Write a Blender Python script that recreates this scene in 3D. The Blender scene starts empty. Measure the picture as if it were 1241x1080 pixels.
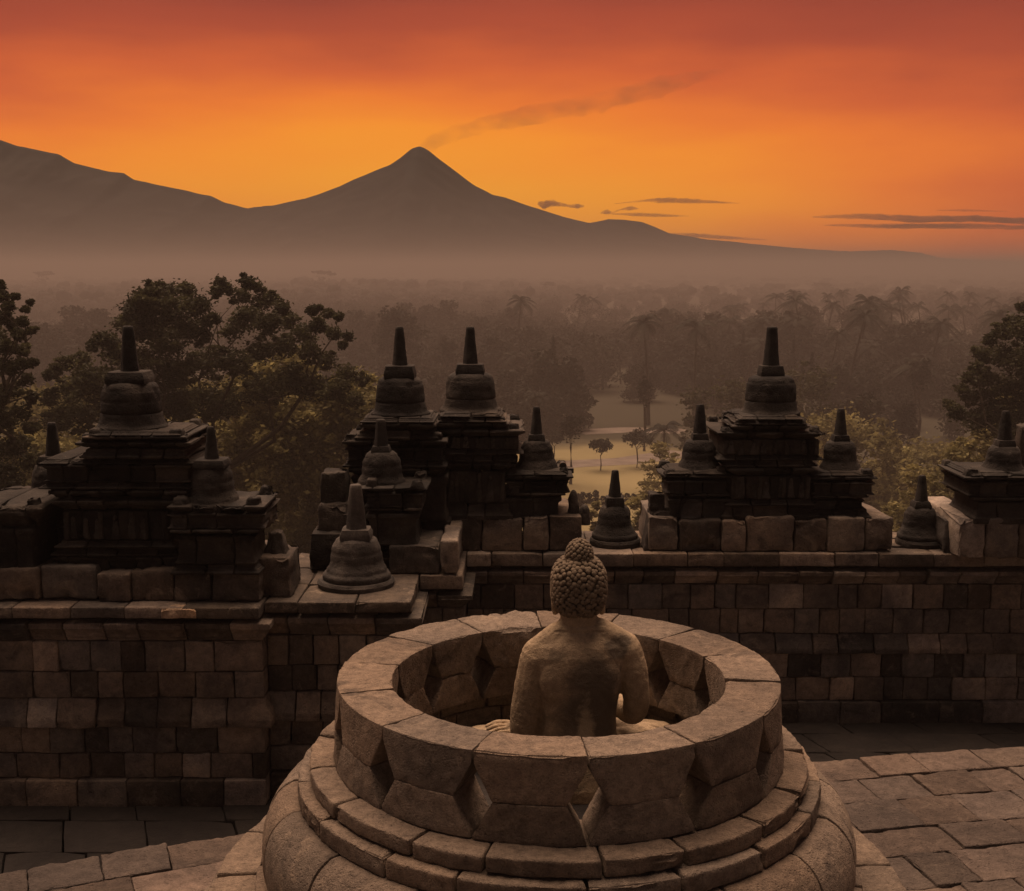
import bpy, bmesh, math, random
import numpy as np
from mathutils import Vector, Matrix

RAD = math.radians
scene = bpy.context.scene
C = bpy.context.collection

# ------------------------------------------------------------------ camera
CAM_Z = 33.3
PITCH = RAD(8.157)
FOC = 1500.0                      # focal length in pixels of the 1241 px wide photograph
cam_d = bpy.data.cameras.new("camera")
cam_d.sensor_width = 36.0
cam_d.lens = FOC / 1241.0 * 36.0
cam_d.clip_start = 0.1
cam_d.clip_end = 150000.0
cam = bpy.data.objects.new("camera", cam_d)
cam.location = (0, 0, CAM_Z)
cam.rotation_euler = (RAD(90) - PITCH, 0, 0)
C.objects.link(cam)
scene.camera = cam

# ------------------------------------------------------------------ render settings
scene.render.engine = 'CYCLES'
cy = scene.cycles
cy.max_bounces = 6
cy.diffuse_bounces = 3
cy.glossy_bounces = 2
cy.transmission_bounces = 3
cy.transparent_max_bounces = 8
cy.volume_bounces = 1
cy.volume_step_rate = 1.0
cy.volume_max_steps = 128
cy.use_denoising = True
cy.sample_clamp_indirect = 4.0
try:
    cy.denoiser = 'OPENIMAGEDENOISE'
except Exception:
    pass
scene.view_settings.view_transform = 'Standard'
scene.view_settings.look = 'None'
scene.view_settings.exposure = 0.30
scene.view_settings.gamma = 1.0
scene.view_settings.use_curve_mapping = False


def lin(r, g, b):
    f = lambda c: (c / 255 / 12.92) if c / 255 <= 0.04045 else ((c / 255 + 0.055) / 1.055) ** 2.4
    return (f(r), f(g), f(b), 1.0)


# ------------------------------------------------------------------ sun and sky
SUN_AZ, SUN_EL = RAD(-14), RAD(68)          # azimuth from straight ahead, positive to the right
sun_dir = Vector((math.sin(SUN_AZ) * math.cos(SUN_EL), math.cos(SUN_AZ) * math.cos(SUN_EL), math.sin(SUN_EL)))
sd = bpy.data.lights.new("sun", 'SUN')
sd.energy = 4.0
sd.angle = RAD(60)
sd.color = (1.0, 0.665, 0.46)
so = bpy.data.objects.new("sun", sd)
so.rotation_euler = (-sun_dir).to_track_quat('-Z', 'Y').to_euler()
so.location = (0, 0, 80)
C.objects.link(so)

world = bpy.data.worlds.new("World")
scene.world = world
world.use_nodes = True
nt = world.node_tree
nt.nodes.clear()


def N(t, kind, loc=None, **kw):
    n = t.nodes.new(kind)
    for k, v in kw.items():
        setattr(n, k, v)
    return n


def L(t, a, b):
    t.links.new(a, b)


def math_node(t, op, a, b=None, c=None, clamp=False):
    n = N(t, 'ShaderNodeMath', operation=op)
    n.use_clamp = clamp
    for i, v in enumerate((a, b, c)):
        if v is None:
            continue
        if isinstance(v, (int, float)):
            n.inputs[i].default_value = v
        else:
            L(t, v, n.inputs[i])
    return n.outputs[0]


tc = N(nt, 'ShaderNodeTexCoord')
sub = N(nt, 'ShaderNodeVectorMath', operation='SUBTRACT')
L(nt, tc.outputs['Generated'], sub.inputs[0])
GLOW = Vector((-0.08, 0.995, 0.058))
sub.inputs[1].default_value = GLOW
mul = N(nt, 'ShaderNodeVectorMath', operation='MULTIPLY')
L(nt, sub.outputs[0], mul.inputs[0])
mul.inputs[1].default_value = (0.27, 0.5, 1.5)
wn = N(nt, 'ShaderNodeTexNoise')
wn.inputs['Scale'].default_value = 4.0
wn.inputs['Detail'].default_value = 9.0
wmap = N(nt, 'ShaderNodeMapping')
wmap.inputs['Scale'].default_value = (1.0, 1.0, 4.5)
L(nt, tc.outputs['Generated'], wmap.inputs['Vector'])
L(nt, wmap.outputs[0], wn.inputs['Vector'])
ln = N(nt, 'ShaderNodeVectorMath', operation='LENGTH')
L(nt, mul.outputs[0], ln.inputs[0])
dist = math_node(nt, 'ADD', ln.outputs['Value'], math_node(nt, 'MULTIPLY', math_node(nt, 'SUBTRACT', wn.outputs[0], 0.5), 0.10))
ramp = N(nt, 'ShaderNodeValToRGB')
L(nt, math_node(nt, 'MULTIPLY', dist, 0.5), ramp.inputs[0])
SKY = [(0.0, lin(255, 166, 36)), (0.034, lin(254, 147, 36)), (0.053, lin(241, 122, 40)), (0.073, lin(212, 94, 45)), (0.09, lin(174, 71, 45)),
       (0.115, lin(146, 58, 44)), (0.15, lin(128, 55, 46)), (0.22, lin(108, 60, 52)), (0.45, lin(74, 62, 60)), (1.0, lin(65, 60, 61))]
el = ramp.color_ramp.elements
el[0].position, el[0].color = SKY[0]
el[1].position, el[1].color = SKY[-1]
for p_, c_ in SKY[1:-1]:
    e_ = el.new(p_)
    e_.color = c_
bg1 = N(nt, 'ShaderNodeBackground')
L(nt, ramp.outputs[0], bg1.inputs[0])
bg1.inputs[1].default_value = 0.82
sky = N(nt, 'ShaderNodeTexSky')
sky.sky_type = 'NISHITA'
sky.sun_disc = False
sky.sun_elevation = SUN_EL
sky.sun_rotation = SUN_AZ
bg2 = N(nt, 'ShaderNodeBackground')
tint = N(nt, 'ShaderNodeMixRGB', blend_type='MULTIPLY')
tint.inputs[0].default_value = 1.0
L(nt, sky.outputs[0], tint.inputs[1])
tint.inputs[2].default_value = (1.0, 0.55, 0.3, 1)
L(nt, tint.outputs[0], bg2.inputs[0])
bg2.inputs[1].default_value = 0.003
add = N(nt, 'ShaderNodeAddShader')
L(nt, bg1.outputs[0], add.inputs[0])
L(nt, bg2.outputs[0], add.inputs[1])
wo = N(nt, 'ShaderNodeOutputWorld')
L(nt, add.outputs[0], wo.inputs['Surface'])

HAZE_DENSITY = 1 / 880.0
HAZE_TOP = CAM_Z + 18.0


# ------------------------------------------------------------------ measuring helper: a photo pixel at a known distance in metres
def ray(y):
    v = (y - 540.0) / FOC
    return math.cos(PITCH) - v * math.sin(PITCH), math.sin(PITCH) + v * math.cos(PITCH)


def at(x, y, Y):
    f, d = ray(y)
    t = Y / f
    return Vector(((x - 620.5) / FOC * t, Y, CAM_Z - d * t))


def mpp(y, Y):
    return Y / ray(y)[0] / FOC


# ------------------------------------------------------------------ object helpers
def tag(o, label=None, cat=None, group=None, kind=None):
    if label: o['label'] = label
    if cat: o['category'] = cat
    if group: o['group'] = group
    if kind: o['kind'] = kind
    return o


def thing(name, loc, label, cat, group=None):
    o = bpy.data.objects.new(name, None)
    o.empty_display_size = 0.2
    o.location = loc
    C.objects.link(o)
    return tag(o, label, cat, group)


def origin_of(o):
    v = Vector((0, 0, 0))
    while o is not None:
        v = v + Vector(o.location)
        o = o.parent
    return v


def copy_thing(root, loc, label=None, group=None, rotz=None, scale=None):
    r = root.copy()
    C.objects.link(r)
    r.location = loc
    if rotz is not None: r.rotation_euler = (0, 0, rotz)
    if scale is not None: r.scale = scale if hasattr(scale, '__len__') else (scale,) * 3
    if label: r['label'] = label
    if group: r['group'] = group
    for ch in list(root.children):
        c = ch.copy()
        C.objects.link(c)
        c.parent = r
        for g in ch.children:
            d = g.copy()
            C.objects.link(d)
            d.parent = c
    return r


class MB:
    """collects vertices (world coordinates), quads/tris and a tone colour per vertex"""
    def __init__(self):
        self.v, self.q, self.t, self.tone, self.n = [], [], [], [], 0

    def add(self, P, quads=None, tris=None, tone=(1, 1, 1)):
        P = np.asarray(P, dtype=np.float64).reshape(-1, 3)
        if quads is not None and len(quads): self.q.append(np.asarray(quads, dtype=np.int64).reshape(-1, 4) + self.n)
        if tris is not None and len(tris): self.t.append(np.asarray(tris, dtype=np.int64).reshape(-1, 3) + self.n)
        tn = np.asarray(tone, dtype=np.float64)
        if tn.ndim == 1: tn = np.tile(tn, (len(P), 1))
        self.tone.append(tn)
        self.v.append(P)
        self.n += len(P)

    def mesh(self, name, origin=(0, 0, 0), smooth=True, sharp=38):
        me = bpy.data.meshes.new(name)
        V = np.concatenate(self.v) - np.asarray(origin)
        q = np.concatenate(self.q) if self.q else np.zeros((0, 4), np.int64)
        t = np.concatenate(self.t) if self.t else np.zeros((0, 3), np.int64)
        nf = len(q) + len(t)
        me.vertices.add(len(V))
        me.vertices.foreach_set('co', V.astype(np.float32).ravel())
        me.loops.add(len(q) * 4 + len(t) * 3)
        me.loops.foreach_set('vertex_index', np.concatenate([q.ravel(), t.ravel()]).astype(np.int32))
        me.polygons.add(nf)
        tot = np.concatenate([np.full(len(q), 4), np.full(len(t), 3)]).astype(np.int32)
        st = np.concatenate([[0], np.cumsum(tot)[:-1]]).astype(np.int32) if nf else np.zeros(0, np.int32)
        me.polygons.foreach_set('loop_start', st)
        me.polygons.foreach_set('use_smooth', np.full(nf, bool(smooth)))
        me.update(calc_edges=True)
        me.validate()
        ca = me.color_attributes.new('tone', 'FLOAT_COLOR', 'POINT')
        T = np.concatenate(self.tone)
        ca.data.foreach_set('color', np.concatenate([T, np.ones((len(T), 1))], axis=1).astype(np.float32).ravel())
        if smooth and sharp:
            me.set_sharp_from_angle(angle=RAD(sharp))
        return me

    def build(self, name, mat, parent=None, origin=None, smooth=True, sharp=38):
        org = origin_of(parent) if parent is not None else Vector(origin if origin is not None else (0, 0, 0))
        me = self.mesh(name, org, smooth, sharp)
        o = bpy.data.objects.new(name, me)
        for m in (mat if isinstance(mat, (list, tuple)) else [mat]): me.materials.append(m)
        if parent is not None: o.parent = parent
        else: o.location = org
        C.objects.link(o)
        return o


# value noise, vectorised
def _hash(ix, iy, iz, seed):
    h = (ix * 374761393 + iy * 668265263 + iz * 2147483647 + seed * 1274126177) & 0xFFFFFFFF
    h = ((h ^ (h >> 13)) * 1274126177) & 0xFFFFFFFF
    h = ((h ^ (h >> 16)) * 2246822519) & 0xFFFFFFFF
    return ((h ^ (h >> 15)) & 0xFFFF) / 65535.0


def vn(P, freq, seed=0):
    p = np.asarray(P) * freq + 1000.0
    i = np.floor(p).astype(np.int64)
    f = p - i
    f = f * f * (3 - 2 * f)
    r = 0
    for dx in (0, 1):
        for dy in (0, 1):
            for dz in (0, 1):
                w = (f[:, 0] if dx else 1 - f[:, 0]) * (f[:, 1] if dy else 1 - f[:, 1]) * (f[:, 2] if dz else 1 - f[:, 2])
                r = r + w * _hash(i[:, 0] + dx, i[:, 1] + dy, i[:, 2] + dz, seed)
    return r * 2 - 1


def fbm(P, freq, seed=0, octv=3):
    a, r = 1.0, 0
    for k in range(octv):
        r = r + a * vn(P, freq * 2.03 ** k, seed + k * 17)
        a *= 0.5
    return r


# rounded, chipped stone block
_topo = {}


def topo(n):
    if n in _topo: return _topo[n]
    nu, nv, nw = n
    I, J, K = np.meshgrid(np.arange(nu), np.arange(nv), np.arange(nw), indexing='ij')
    m = (I == 0) | (I == nu - 1) | (J == 0) | (J == nv - 1) | (K == 0) | (K == nw - 1)
    idx = -np.ones((nu, nv, nw), np.int64)
    idx[m] = np.arange(m.sum())
    F = []

    def side(S, flip):
        a, b, c, d = S[:-1, :-1], S[1:, :-1], S[1:, 1:], S[:-1, 1:]
        q = np.stack([a, b, c, d], -1).reshape(-1, 4)
        F.append(q[:, ::-1] if flip else q)
    side(idx[:, :, 0], True); side(idx[:, :, -1], False)
    side(idx[:, 0, :], False); side(idx[:, -1, :], True)
    side(idx[0, :, :], True); side(idx[-1, :, :], False)
    _topo[n] = (I[m], J[m], K[m], np.concatenate(F))
    return _topo[n]


def lines(h, r, n):
    return np.concatenate([[-h, -h + r * .4], np.linspace(-h + r, h - r, n), [h - r * .4, h]])


_bseed = [0]


def block(mb, c, h, r=0.012, seg=(4, 2, 3), rough=0.003, chip=0.012, tone=(1, 1, 1), mapf=None, rotz=0.0, taper=0.0, tilt=(0, 0)):
    """c centre, h half sizes"""
    h = np.asarray(h, float)
    r = min(r, h.min() * .6)
    lx, ly, lz = lines(h[0], r, seg[0]), lines(h[1], r, seg[1]), lines(h[2], r, seg[2])
    I, J, K, F = topo((len(lx), len(ly), len(lz)))
    P = np.stack([lx[I], ly[J], lz[K]], 1)
    dirn = np.where(np.abs(P) >= h - 1e-9, np.sign(P), 0.0)
    q = np.clip(P, -(h - r), h - r)
    d = P - q
    ld = np.linalg.norm(d, axis=1, keepdims=True)
    P = np.where(ld > 1e-9, q + d / np.maximum(ld, 1e-9) * r, P)
    ln_ = np.maximum(np.linalg.norm(dirn, axis=1, keepdims=True), 1e-9)
    dirn = dirn / ln_
    _bseed[0] += 1
    sd_ = _bseed[0]
    W = P + np.asarray(c) + sd_ * 3.17
    if rough:
        P = P + dirn * (rough * (vn(W, 9, 3) * .9 + vn(W, 26, 5) * .6 + vn(W, 60, 7) * .5))[:, None]
    if chip:
        # wear along edges and corners
        near = (np.abs(P) > h - 3.2 * r).sum(1)
        amt = np.clip(vn(W, 7, 11) * 1.2 - .15 + .5 * vn(W, 19, 13), 0, 1) * np.where(near >= 3, 1.6, np.where(near == 2, 1.0, 0.0))
        P = P - dirn * (amt * chip)[:, None]
    if taper:
        f = 1 - taper * (P[:, 2:3] / h[2] * .5 + .5)
        P[:, :2] *= f
    if tilt[0] or tilt[1]:
        P[:, 2] += P[:, 0] * tilt[0] + P[:, 1] * tilt[1]
    if rotz:
        cs, sn = math.cos(rotz), math.sin(rotz)
        P = np.stack([P[:, 0] * cs - P[:, 1] * sn, P[:, 0] * sn + P[:, 1] * cs, P[:, 2]], 1)
    P = P + np.asarray(c)
    if mapf is not None: P = mapf(P)
    mb.add(P, F, tone=tone)


def tube(mb, pts, rad, n=8, tone=(1, 1, 1), cap=True):
    pts = [Vector(p) for p in pts]
    rings = []
    for i, p in enumerate(pts):
        t = (pts[min(i + 1, len(pts) - 1)] - pts[max(i - 1, 0)]).normalized()
        u = t.cross(Vector((0, 0, 1)))
        if u.length < 1e-3: u = t.cross(Vector((0, 1, 0)))
        u.normalize()
        w = t.cross(u)
        r = rad[i] if hasattr(rad, '__len__') else rad
        rings.append([p + (u * math.cos(a) + w * math.sin(a)) * r for a in np.arange(n) * 2 * math.pi / n])
    V = [tuple(p) for ring in rings for p in ring]
    Q = []
    for i in range(len(pts) - 1):
        for k in range(n):
            Q.append((i * n + k, i * n + (k + 1) % n, (i + 1) * n + (k + 1) % n, (i + 1) * n + k))
    T = []
    if cap:
        V += [tuple(pts[0]), tuple(pts[-1])]
        a, b = len(V) - 2, len(V) - 1
        for k in range(n):
            T.append((a, (k + 1) % n, k))
            T.append((b, (len(pts) - 1) * n + k, (len(pts) - 1) * n + (k + 1) % n))
    mb.add(V, np.array(Q), np.array(T) if T else None, tone=tone)


def lathe(mb, prof, c, n=40, tone=(1, 1, 1), rough=0.003, seed=0, square=0.0, sub=0.02, rot=0.0, courses=0.0):
    """prof: list of (radius, z) from bottom to top, densified; square>0 blends the round section to a rounded square"""
    pr = [prof[0]]
    for a, b in zip(prof[:-1], prof[1:]):
        k = max(1, int(math.hypot(b[0] - a[0], b[1] - a[1]) / sub))
        for j in range(1, k + 1):
            pr.append((a[0] + (b[0] - a[0]) * j / k, a[1] + (b[1] - a[1]) * j / k))
    pr = np.array(pr)
    th = np.arange(n) * 2 * math.pi / n + rot
    R_ = pr[:, 0][:, None] * np.ones(n)
    if square:
        sq = 1 / np.maximum(np.abs(np.cos(th - rot)), np.abs(np.sin(th - rot)))
        R_ = R_ * (1 - square + square * sq)[None, :]
    P = np.stack([R_ * np.cos(th), R_ * np.sin(th), pr[:, 1][:, None] * np.ones(n)], -1).reshape(-1, 3)
    nrm = np.stack([np.cos(th)[None, :] * np.ones((len(pr), 1)), np.sin(th)[None, :] * np.ones((len(pr), 1)), 0.3 * np.ones((len(pr), n))], -1).reshape(-1, 3)
    W = P + seed * 5.3 + np.asarray(c)
    if courses:
        # rings of separate stones: a tone per stone and a shallow groove at each bed joint
        zr = (P[:, 2] - pr[0, 1]) / courses
        ci = np.floor(zr).astype(int)
        an = (np.arctan2(P[:, 1], P[:, 0]) / (2 * math.pi) + .5) * 7 + ci * .37
        rr_ = np.random.RandomState(seed + 11)
        tab = rr_.uniform(.78, 1.24, (80, 9))
        tv = tab[np.clip(ci, 0, 79), np.floor(an).astype(int) % 9]
        P = P - nrm * (.004 * np.exp(-((zr - np.round(zr)) * courses / .008) ** 2) * (ci > 0))[:, None]
        ends = np.ones(2)
        tone = np.concatenate([tv, ends])[:, None] * np.asarray(tone)[None, :]
    P = P + nrm * (rough * (vn(W, 6, 1) + vn(W, 17, 2) * .7 + vn(W, 45, 4) * .5))[:, None] * np.clip(np.linalg.norm(P[:, :2], axis=1) / .03, 0, 1)[:, None]
    P = P + np.asarray(c)
    Q = []
    m = len(pr)
    i, k = np.meshgrid(np.arange(m - 1), np.arange(n), indexing='ij')
    Q = np.stack([i * n + k, i * n + (k + 1) % n, (i + 1) * n + (k + 1) % n, (i + 1) * n + k], -1).reshape(-1, 4)
    V = np.concatenate([P, [np.asarray(c) + (0, 0, pr[0, 1]), np.asarray(c) + (0, 0, pr[-1, 1])]])
    T = [(m * n, (k + 1) % n, k) for k in range(n)] + [(m * n + 1, (m - 1) * n + k, (m - 1) * n + (k + 1) % n) for k in range(n)]
    mb.add(V, Q, T, tone=tone)


# ------------------------------------------------------------------ materials
def new_mat(name):
    m = bpy.data.materials.new(name)
    m.use_nodes = True
    t = m.node_tree
    t.nodes.clear()
    out = N(t, 'ShaderNodeOutputMaterial')
    return m, t, out


def stone(name, dark, mid, light, patch=1.3, grain=22.0, bump=0.6, lichen=0.25, rough=0.9, bdist=0.012, stain=None, streak=0.0, speck=0.35):
    m, t, out = new_mat(name)
    tcn = N(t, 'ShaderNodeTexCoord')
    oi = N(t, 'ShaderNodeObjectInfo')
    off = N(t, 'ShaderNodeVectorMath', operation='MULTIPLY_ADD')
    cmb = N(t, 'ShaderNodeCombineXYZ')
    for k in range(3): L(t, oi.outputs['Random'], cmb.inputs[k])
    L(t, cmb.outputs[0], off.inputs[0])
    off.inputs[1].default_value = (13.0, 7.0, 11.0)
    L(t, tcn.outputs['Object'], off.inputs[2])
    co = off.outputs[0]

    def noise(sc, det=5.0, rgh=0.6, dist=0.0, vec=None):
        n = N(t, 'ShaderNodeTexNoise')
        n.inputs['Scale'].default_value = sc
        n.inputs['Detail'].default_value = det
        n.inputs['Roughness'].default_value = rgh
        n.inputs['Distortion'].default_value = dist
        L(t, vec if vec is not None else co, n.inputs['Vector'])
        return n.outputs[0]
    n1 = noise(patch, 8, 0.68, 0.4)
    rp = N(t, 'ShaderNodeValToRGB')
    L(t, n1, rp.inputs[0])
    e = rp.color_ramp.elements
    e[0].position, e[0].color = 0.34, (*dark, 1)
    e[1].position, e[1].color = 0.68, (*light, 1)
    x = e.new(0.5); x.color = (*mid, 1)
    att = N(t, 'ShaderNodeAttribute', attribute_name='tone')
    mx = N(t, 'ShaderNodeMixRGB', blend_type='MULTIPLY')
    mx.inputs[0].default_value = 1.0
    L(t, rp.outputs[0], mx.inputs[1]); L(t, att.outputs['Color'], mx.inputs[2])
    col = mx.outputs[0]
    # grain speckle
    n2 = noise(grain, 6, 0.7)
    n3 = noise(grain * 6, 3, 0.7)
    sp = N(t, 'ShaderNodeMapRange')
    L(t, math_node(t, 'ADD', math_node(t, 'MULTIPLY', n2, 0.6), math_node(t, 'MULTIPLY', n3, 0.4)), sp.inputs[0])
    sp.inputs[1].default_value, sp.inputs[2].default_value = 0.3, 0.7
    sp.inputs[3].default_value, sp.inputs[4].default_value = 1 - speck, 1 + speck
    mx2 = N(t, 'ShaderNodeMixRGB', blend_type='MULTIPLY')
    mx2.inputs[0].default_value = 1.0
    L(t, col, mx2.inputs[1])
    L(t, sp.outputs[0], mx2.inputs[2])
    col = mx2.outputs[0]
    # lichen / weather patches
    if lichen:
        nl = noise(patch * 4.3, 7, 0.72, 0.8)
        mr = N(t, 'ShaderNodeMapRange')
        L(t, nl, mr.inputs[0])
        mr.inputs[1].default_value, mr.inputs[2].default_value = 0.56, 0.66
        mr.inputs[3].default_value, mr.inputs[4].default_value = 0.0, lichen
        ml = N(t, 'ShaderNodeMixRGB')
        L(t, mr.outputs[0], ml.inputs[0]); L(t, col, ml.inputs[1])
        ml.inputs[2].default_value = (min(light[0] * 1.5, .55), min(light[1] * 1.5, .5), min(light[2] * 1.45, .42), 1)
        nd = noise(patch * 2.7, 7, 0.7, 0.6)
        md = N(t, 'ShaderNodeMapRange')
        L(t, nd, md.inputs[0])
        md.inputs[1].default_value, md.inputs[2].default_value = 0.57, 0.68
        md.inputs[3].default_value, md.inputs[4].default_value = 0.0, min(lichen * 2.2, .8)
        m3 = N(t, 'ShaderNodeMixRGB')
        L(t, md.outputs[0], m3.inputs[0]); L(t, ml.outputs[0], m3.inputs[1])
        m3.inputs[2].default_value = (dark[0] * .45, dark[1] * .45, dark[2] * .47, 1)
        col = m3.outputs[0]
    if stain:
        # the weather stains of this stone: list of (centre, radii, colour, strength), in object space
        for (cc, rr, colr, fac, nsc) in stain:
            sb = N(t, 'ShaderNodeVectorMath', operation='SUBTRACT')
            L(t, tcn.outputs['Object'], sb.inputs[0]); sb.inputs[1].default_value = cc
            dv = N(t, 'ShaderNodeVectorMath', operation='DIVIDE')
            L(t, sb.outputs[0], dv.inputs[0]); dv.inputs[1].default_value = rr
            le = N(t, 'ShaderNodeVectorMath', operation='LENGTH')
            L(t, dv.outputs[0], le.inputs[0])
            nn = noise(nsc, 7, 0.7, 0.5)
            ss = math_node(t, 'ADD', le.outputs['Value'], math_node(t, 'MULTIPLY', math_node(t, 'SUBTRACT', nn, 0.5), 2.6))
            mr = N(t, 'ShaderNodeMapRange')
            L(t, ss, mr.inputs[0])
            mr.inputs[1].default_value, mr.inputs[2].default_value = 1.4, 0.8
            mr.inputs[3].default_value, mr.inputs[4].default_value = 0.0, fac
            ms = N(t, 'ShaderNodeMixRGB')
            L(t, mr.outputs[0], ms.inputs[0]); L(t, col, ms.inputs[1]); ms.inputs[2].default_value = (*colr, 1)
            col = ms.outputs[0]
    # bump: grain + pits
    vo = N(t, 'ShaderNodeTexVoronoi')
    vo.inputs['Scale'].default_value = grain * 2.2
    L(t, co, vo.inputs['Vector'])
    pit = N(t, 'ShaderNodeMapRange')
    L(t, vo.outputs['Distance'], pit.inputs[0])
    pit.inputs[1].default_value, pit.inputs[2].default_value = 0.05, 0.32
    hgt = math_node(t, 'ADD', math_node(t, 'MULTIPLY', n2, 0.9), math_node(t, 'ADD', math_node(t, 'MULTIPLY', n3, 0.45), math_node(t, 'MULTIPLY', pit.outputs[0], 0.30)))
    bp = N(t, 'ShaderNodeBump')
    bp.inputs['Strength'].default_value = bump
    bp.inputs['Distance'].default_value = bdist
    L(t, hgt, bp.inputs['Height'])
    bs = N(t, 'ShaderNodeBsdfPrincipled')
    L(t, col, bs.inputs['Base Color'])
    bs.inputs['Roughness'].default_value = rough
    bs.inputs['Specular IOR Level'].default_value = 0.35
    L(t, bp.outputs[0], bs.inputs['Normal'])
    L(t, bs.outputs[0], out.inputs['Surface'])
    return m


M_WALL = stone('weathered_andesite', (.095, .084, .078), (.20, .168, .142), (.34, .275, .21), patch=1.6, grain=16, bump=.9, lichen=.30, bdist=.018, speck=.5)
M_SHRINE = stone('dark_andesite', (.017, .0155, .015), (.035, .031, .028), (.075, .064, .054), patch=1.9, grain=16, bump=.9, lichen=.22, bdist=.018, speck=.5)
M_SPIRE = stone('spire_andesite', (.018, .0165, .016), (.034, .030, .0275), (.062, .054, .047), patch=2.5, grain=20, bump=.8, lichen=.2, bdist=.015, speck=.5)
M_RING = stone('pale_andesite', (.16, .128, .104), (.238, .187, .145), (.32, .25, .19), patch=1.5, grain=24, bump=1.0, lichen=.34, bdist=.022, speck=.6)
M_FLOOR = stone('paving_andesite', (.088, .070, .061), (.134, .105, .089), (.19, .15, .122), patch=1.3, grain=16, bump=1.0, lichen=.25, bdist=.03, speck=.55)
M_LOWFLOOR = stone('shade_toned_paving', (.014, .012, .012), (.023, .020, .019), (.04, .034, .030), patch=1.1, grain=16, bump=.8, lichen=.15)  # shade at the wall's foot is put into this dark base colour
M_STATUE = stone('statue_andesite', (.32, .245, .165), (.40, .305, .20), (.48, .37, .245), patch=2.6, grain=34, bump=.75, lichen=0.10, bdist=.010, speck=.42, rough=.8,
                 stain=[((.07, -.16, .46), (.10, .5, .26), (.11, .088, .064), .9, 5.0), ((.0, -.16, .30), (.13, .5, .20), (.12, .097, .07), .8, 7.0),
                        ((.02, -.16, .30), (.035, .5, .14), (.50, .41, .28), .7, 14.0), ((.18, -.1, .71), (.05, .4, .05), (.09, .072, .055), .85, 9.0),
                        ((-.12, -.1, .68), (.03, .4, .02), (.2, .16, .11), .6, 12.0)])
M_HAIR = stone('hair_andesite', (.13, .10, .072), (.19, .148, .105), (.26, .20, .14), patch=4.0, grain=40, bump=.4, lichen=.1, bdist=.005)


def tone_of(rng, dark=.16, light=.10):
    u = rng.random()
    if u < dark: k = rng.uniform(.36, .58)
    elif u > 1 - light: k = rng.uniform(1.5, 2.0)
    else: k = rng.uniform(.74, 1.22)
    w = rng.uniform(-.03, .09)
    return (k * (1 + w), k, k * (1 - w * .9))

# ------------------------------------------------------------------ paving and terraces (the setting)
FLOOR_Z, LOW_Z = 30.0, 29.55
TCX, TCY, TR = 7.1, -16.2, 24.7            # the big circular terrace the open stupa stands on
rng = random.Random(5)
mb = MB()


def terrace_map(th0):
    def f(P):
        th = th0 + P[:, 0] / TR
        r = -P[:, 1]
        return np.stack([TCX + r * np.sin(th), TCY + r * np.cos(th) , P[:, 2]], 1)
    return f


def terrace_slab(th0, th1, r0, r1, z1, z0, tone, seg, tilt=(0, 0), rough=.004):
    # angle measured clockwise from +Y; local x along the arc, local y = -r mirrored so faces keep their winding
    c = .5 * (th0 + th1)
    hl = .5 * (th1 - th0) * TR - .003

    def f(P):
        th = c + P[:, 0] / TR
        r = P[:, 1]
        return np.stack([TCX + r * np.sin(th), TCY + r * np.cos(th), P[:, 2]], 1)
    block(mb, (0, .5 * (r0 + r1), .5 * (z0 + z1)), (hl, .5 * (r1 - r0) - .003, .5 * (z1 - z0)), r=.008, seg=seg, rough=rough, chip=.009, tone=tone, mapf=f, tilt=tilt)


r_hi = TR
bands = [.32, .34, .38, .31, .37, .34, .36, .33, .36, .38, .4, .42, .45, .5]
th_a, th_b = math.atan2(-5.5 - TCX, 7.0 - TCY), math.atan2(6.5 - TCX, 8.0 - TCY)
for bi, bw in enumerate(bands):
    th = th_a - rng.uniform(0, .02)
    while th < th_b:
        w = rng.uniform(.27, .56) if bi else rng.uniform(.3, .48)
        k = rng.uniform(.72, 1.25)
        if rng.random() < .14: k *= .66
        if rng.random() < .08: k *= 1.3
        hue = rng.uniform(-.04, .06)
        terrace_slab(th, th + w / TR, r_hi - bw, r_hi, FLOOR_Z + rng.uniform(-.008, .009), FLOOR_Z - .2, (k * (1 + hue), k, k * (1 - hue)),
                     (14, 12, 2) if r_hi > 22 else (6, 6, 2), tilt=(rng.uniform(-.008, .008), rng.uniform(-.008, .008)), rough=rng.uniform(.003, .008))
        th += w / TR
    r_hi -= bw
# the riser of the terrace: two courses of kerb stones
for z1, z0, dr in ((FLOOR_Z - .2, FLOOR_Z - .34, -.03), (FLOOR_Z - .34, LOW_Z - .05, .02)):
    th = th_a
    while th < th_b:
        w = rng.uniform(.4, .7)
        k = rng.uniform(.7, 1.1)
        terrace_slab(th, th + w / TR, TR - .5, TR + dr, z1, z0, (k, k, k), (4, 3, 2))
        th += w / TR
tag(mb.build('stone_terrace', M_FLOOR), kind='structure')

mb = MB()
y = 4.6
while y < 10.3:
    d = rng.uniform(.36, .5)
    x = -7.5 + rng.uniform(0, .4)
    while x < 9.5:
        w = rng.uniform(.38, .75)
        k = rng.uniform(.65, 1.2)
        block(mb, (x + w / 2, y + d / 2, LOW_Z - .1 + rng.uniform(-.006, .006)), (w / 2 - .004, d / 2 - .004, .1), r=.01, seg=(5, 5, 2), rough=.005, chip=.01,
              tone=(k * 1.02, k, k * .98), tilt=(rng.uniform(-.01, .01), rng.uniform(-.01, .01)))
        x += w
    y += d
# skew every joint a little, as the paving there runs at an angle
for V in mb.v: V[:, 0] += (V[:, 1] - 8.0) * -.35
tag(mb.build('lower_paving', M_LOWFLOOR), kind='structure')

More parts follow.
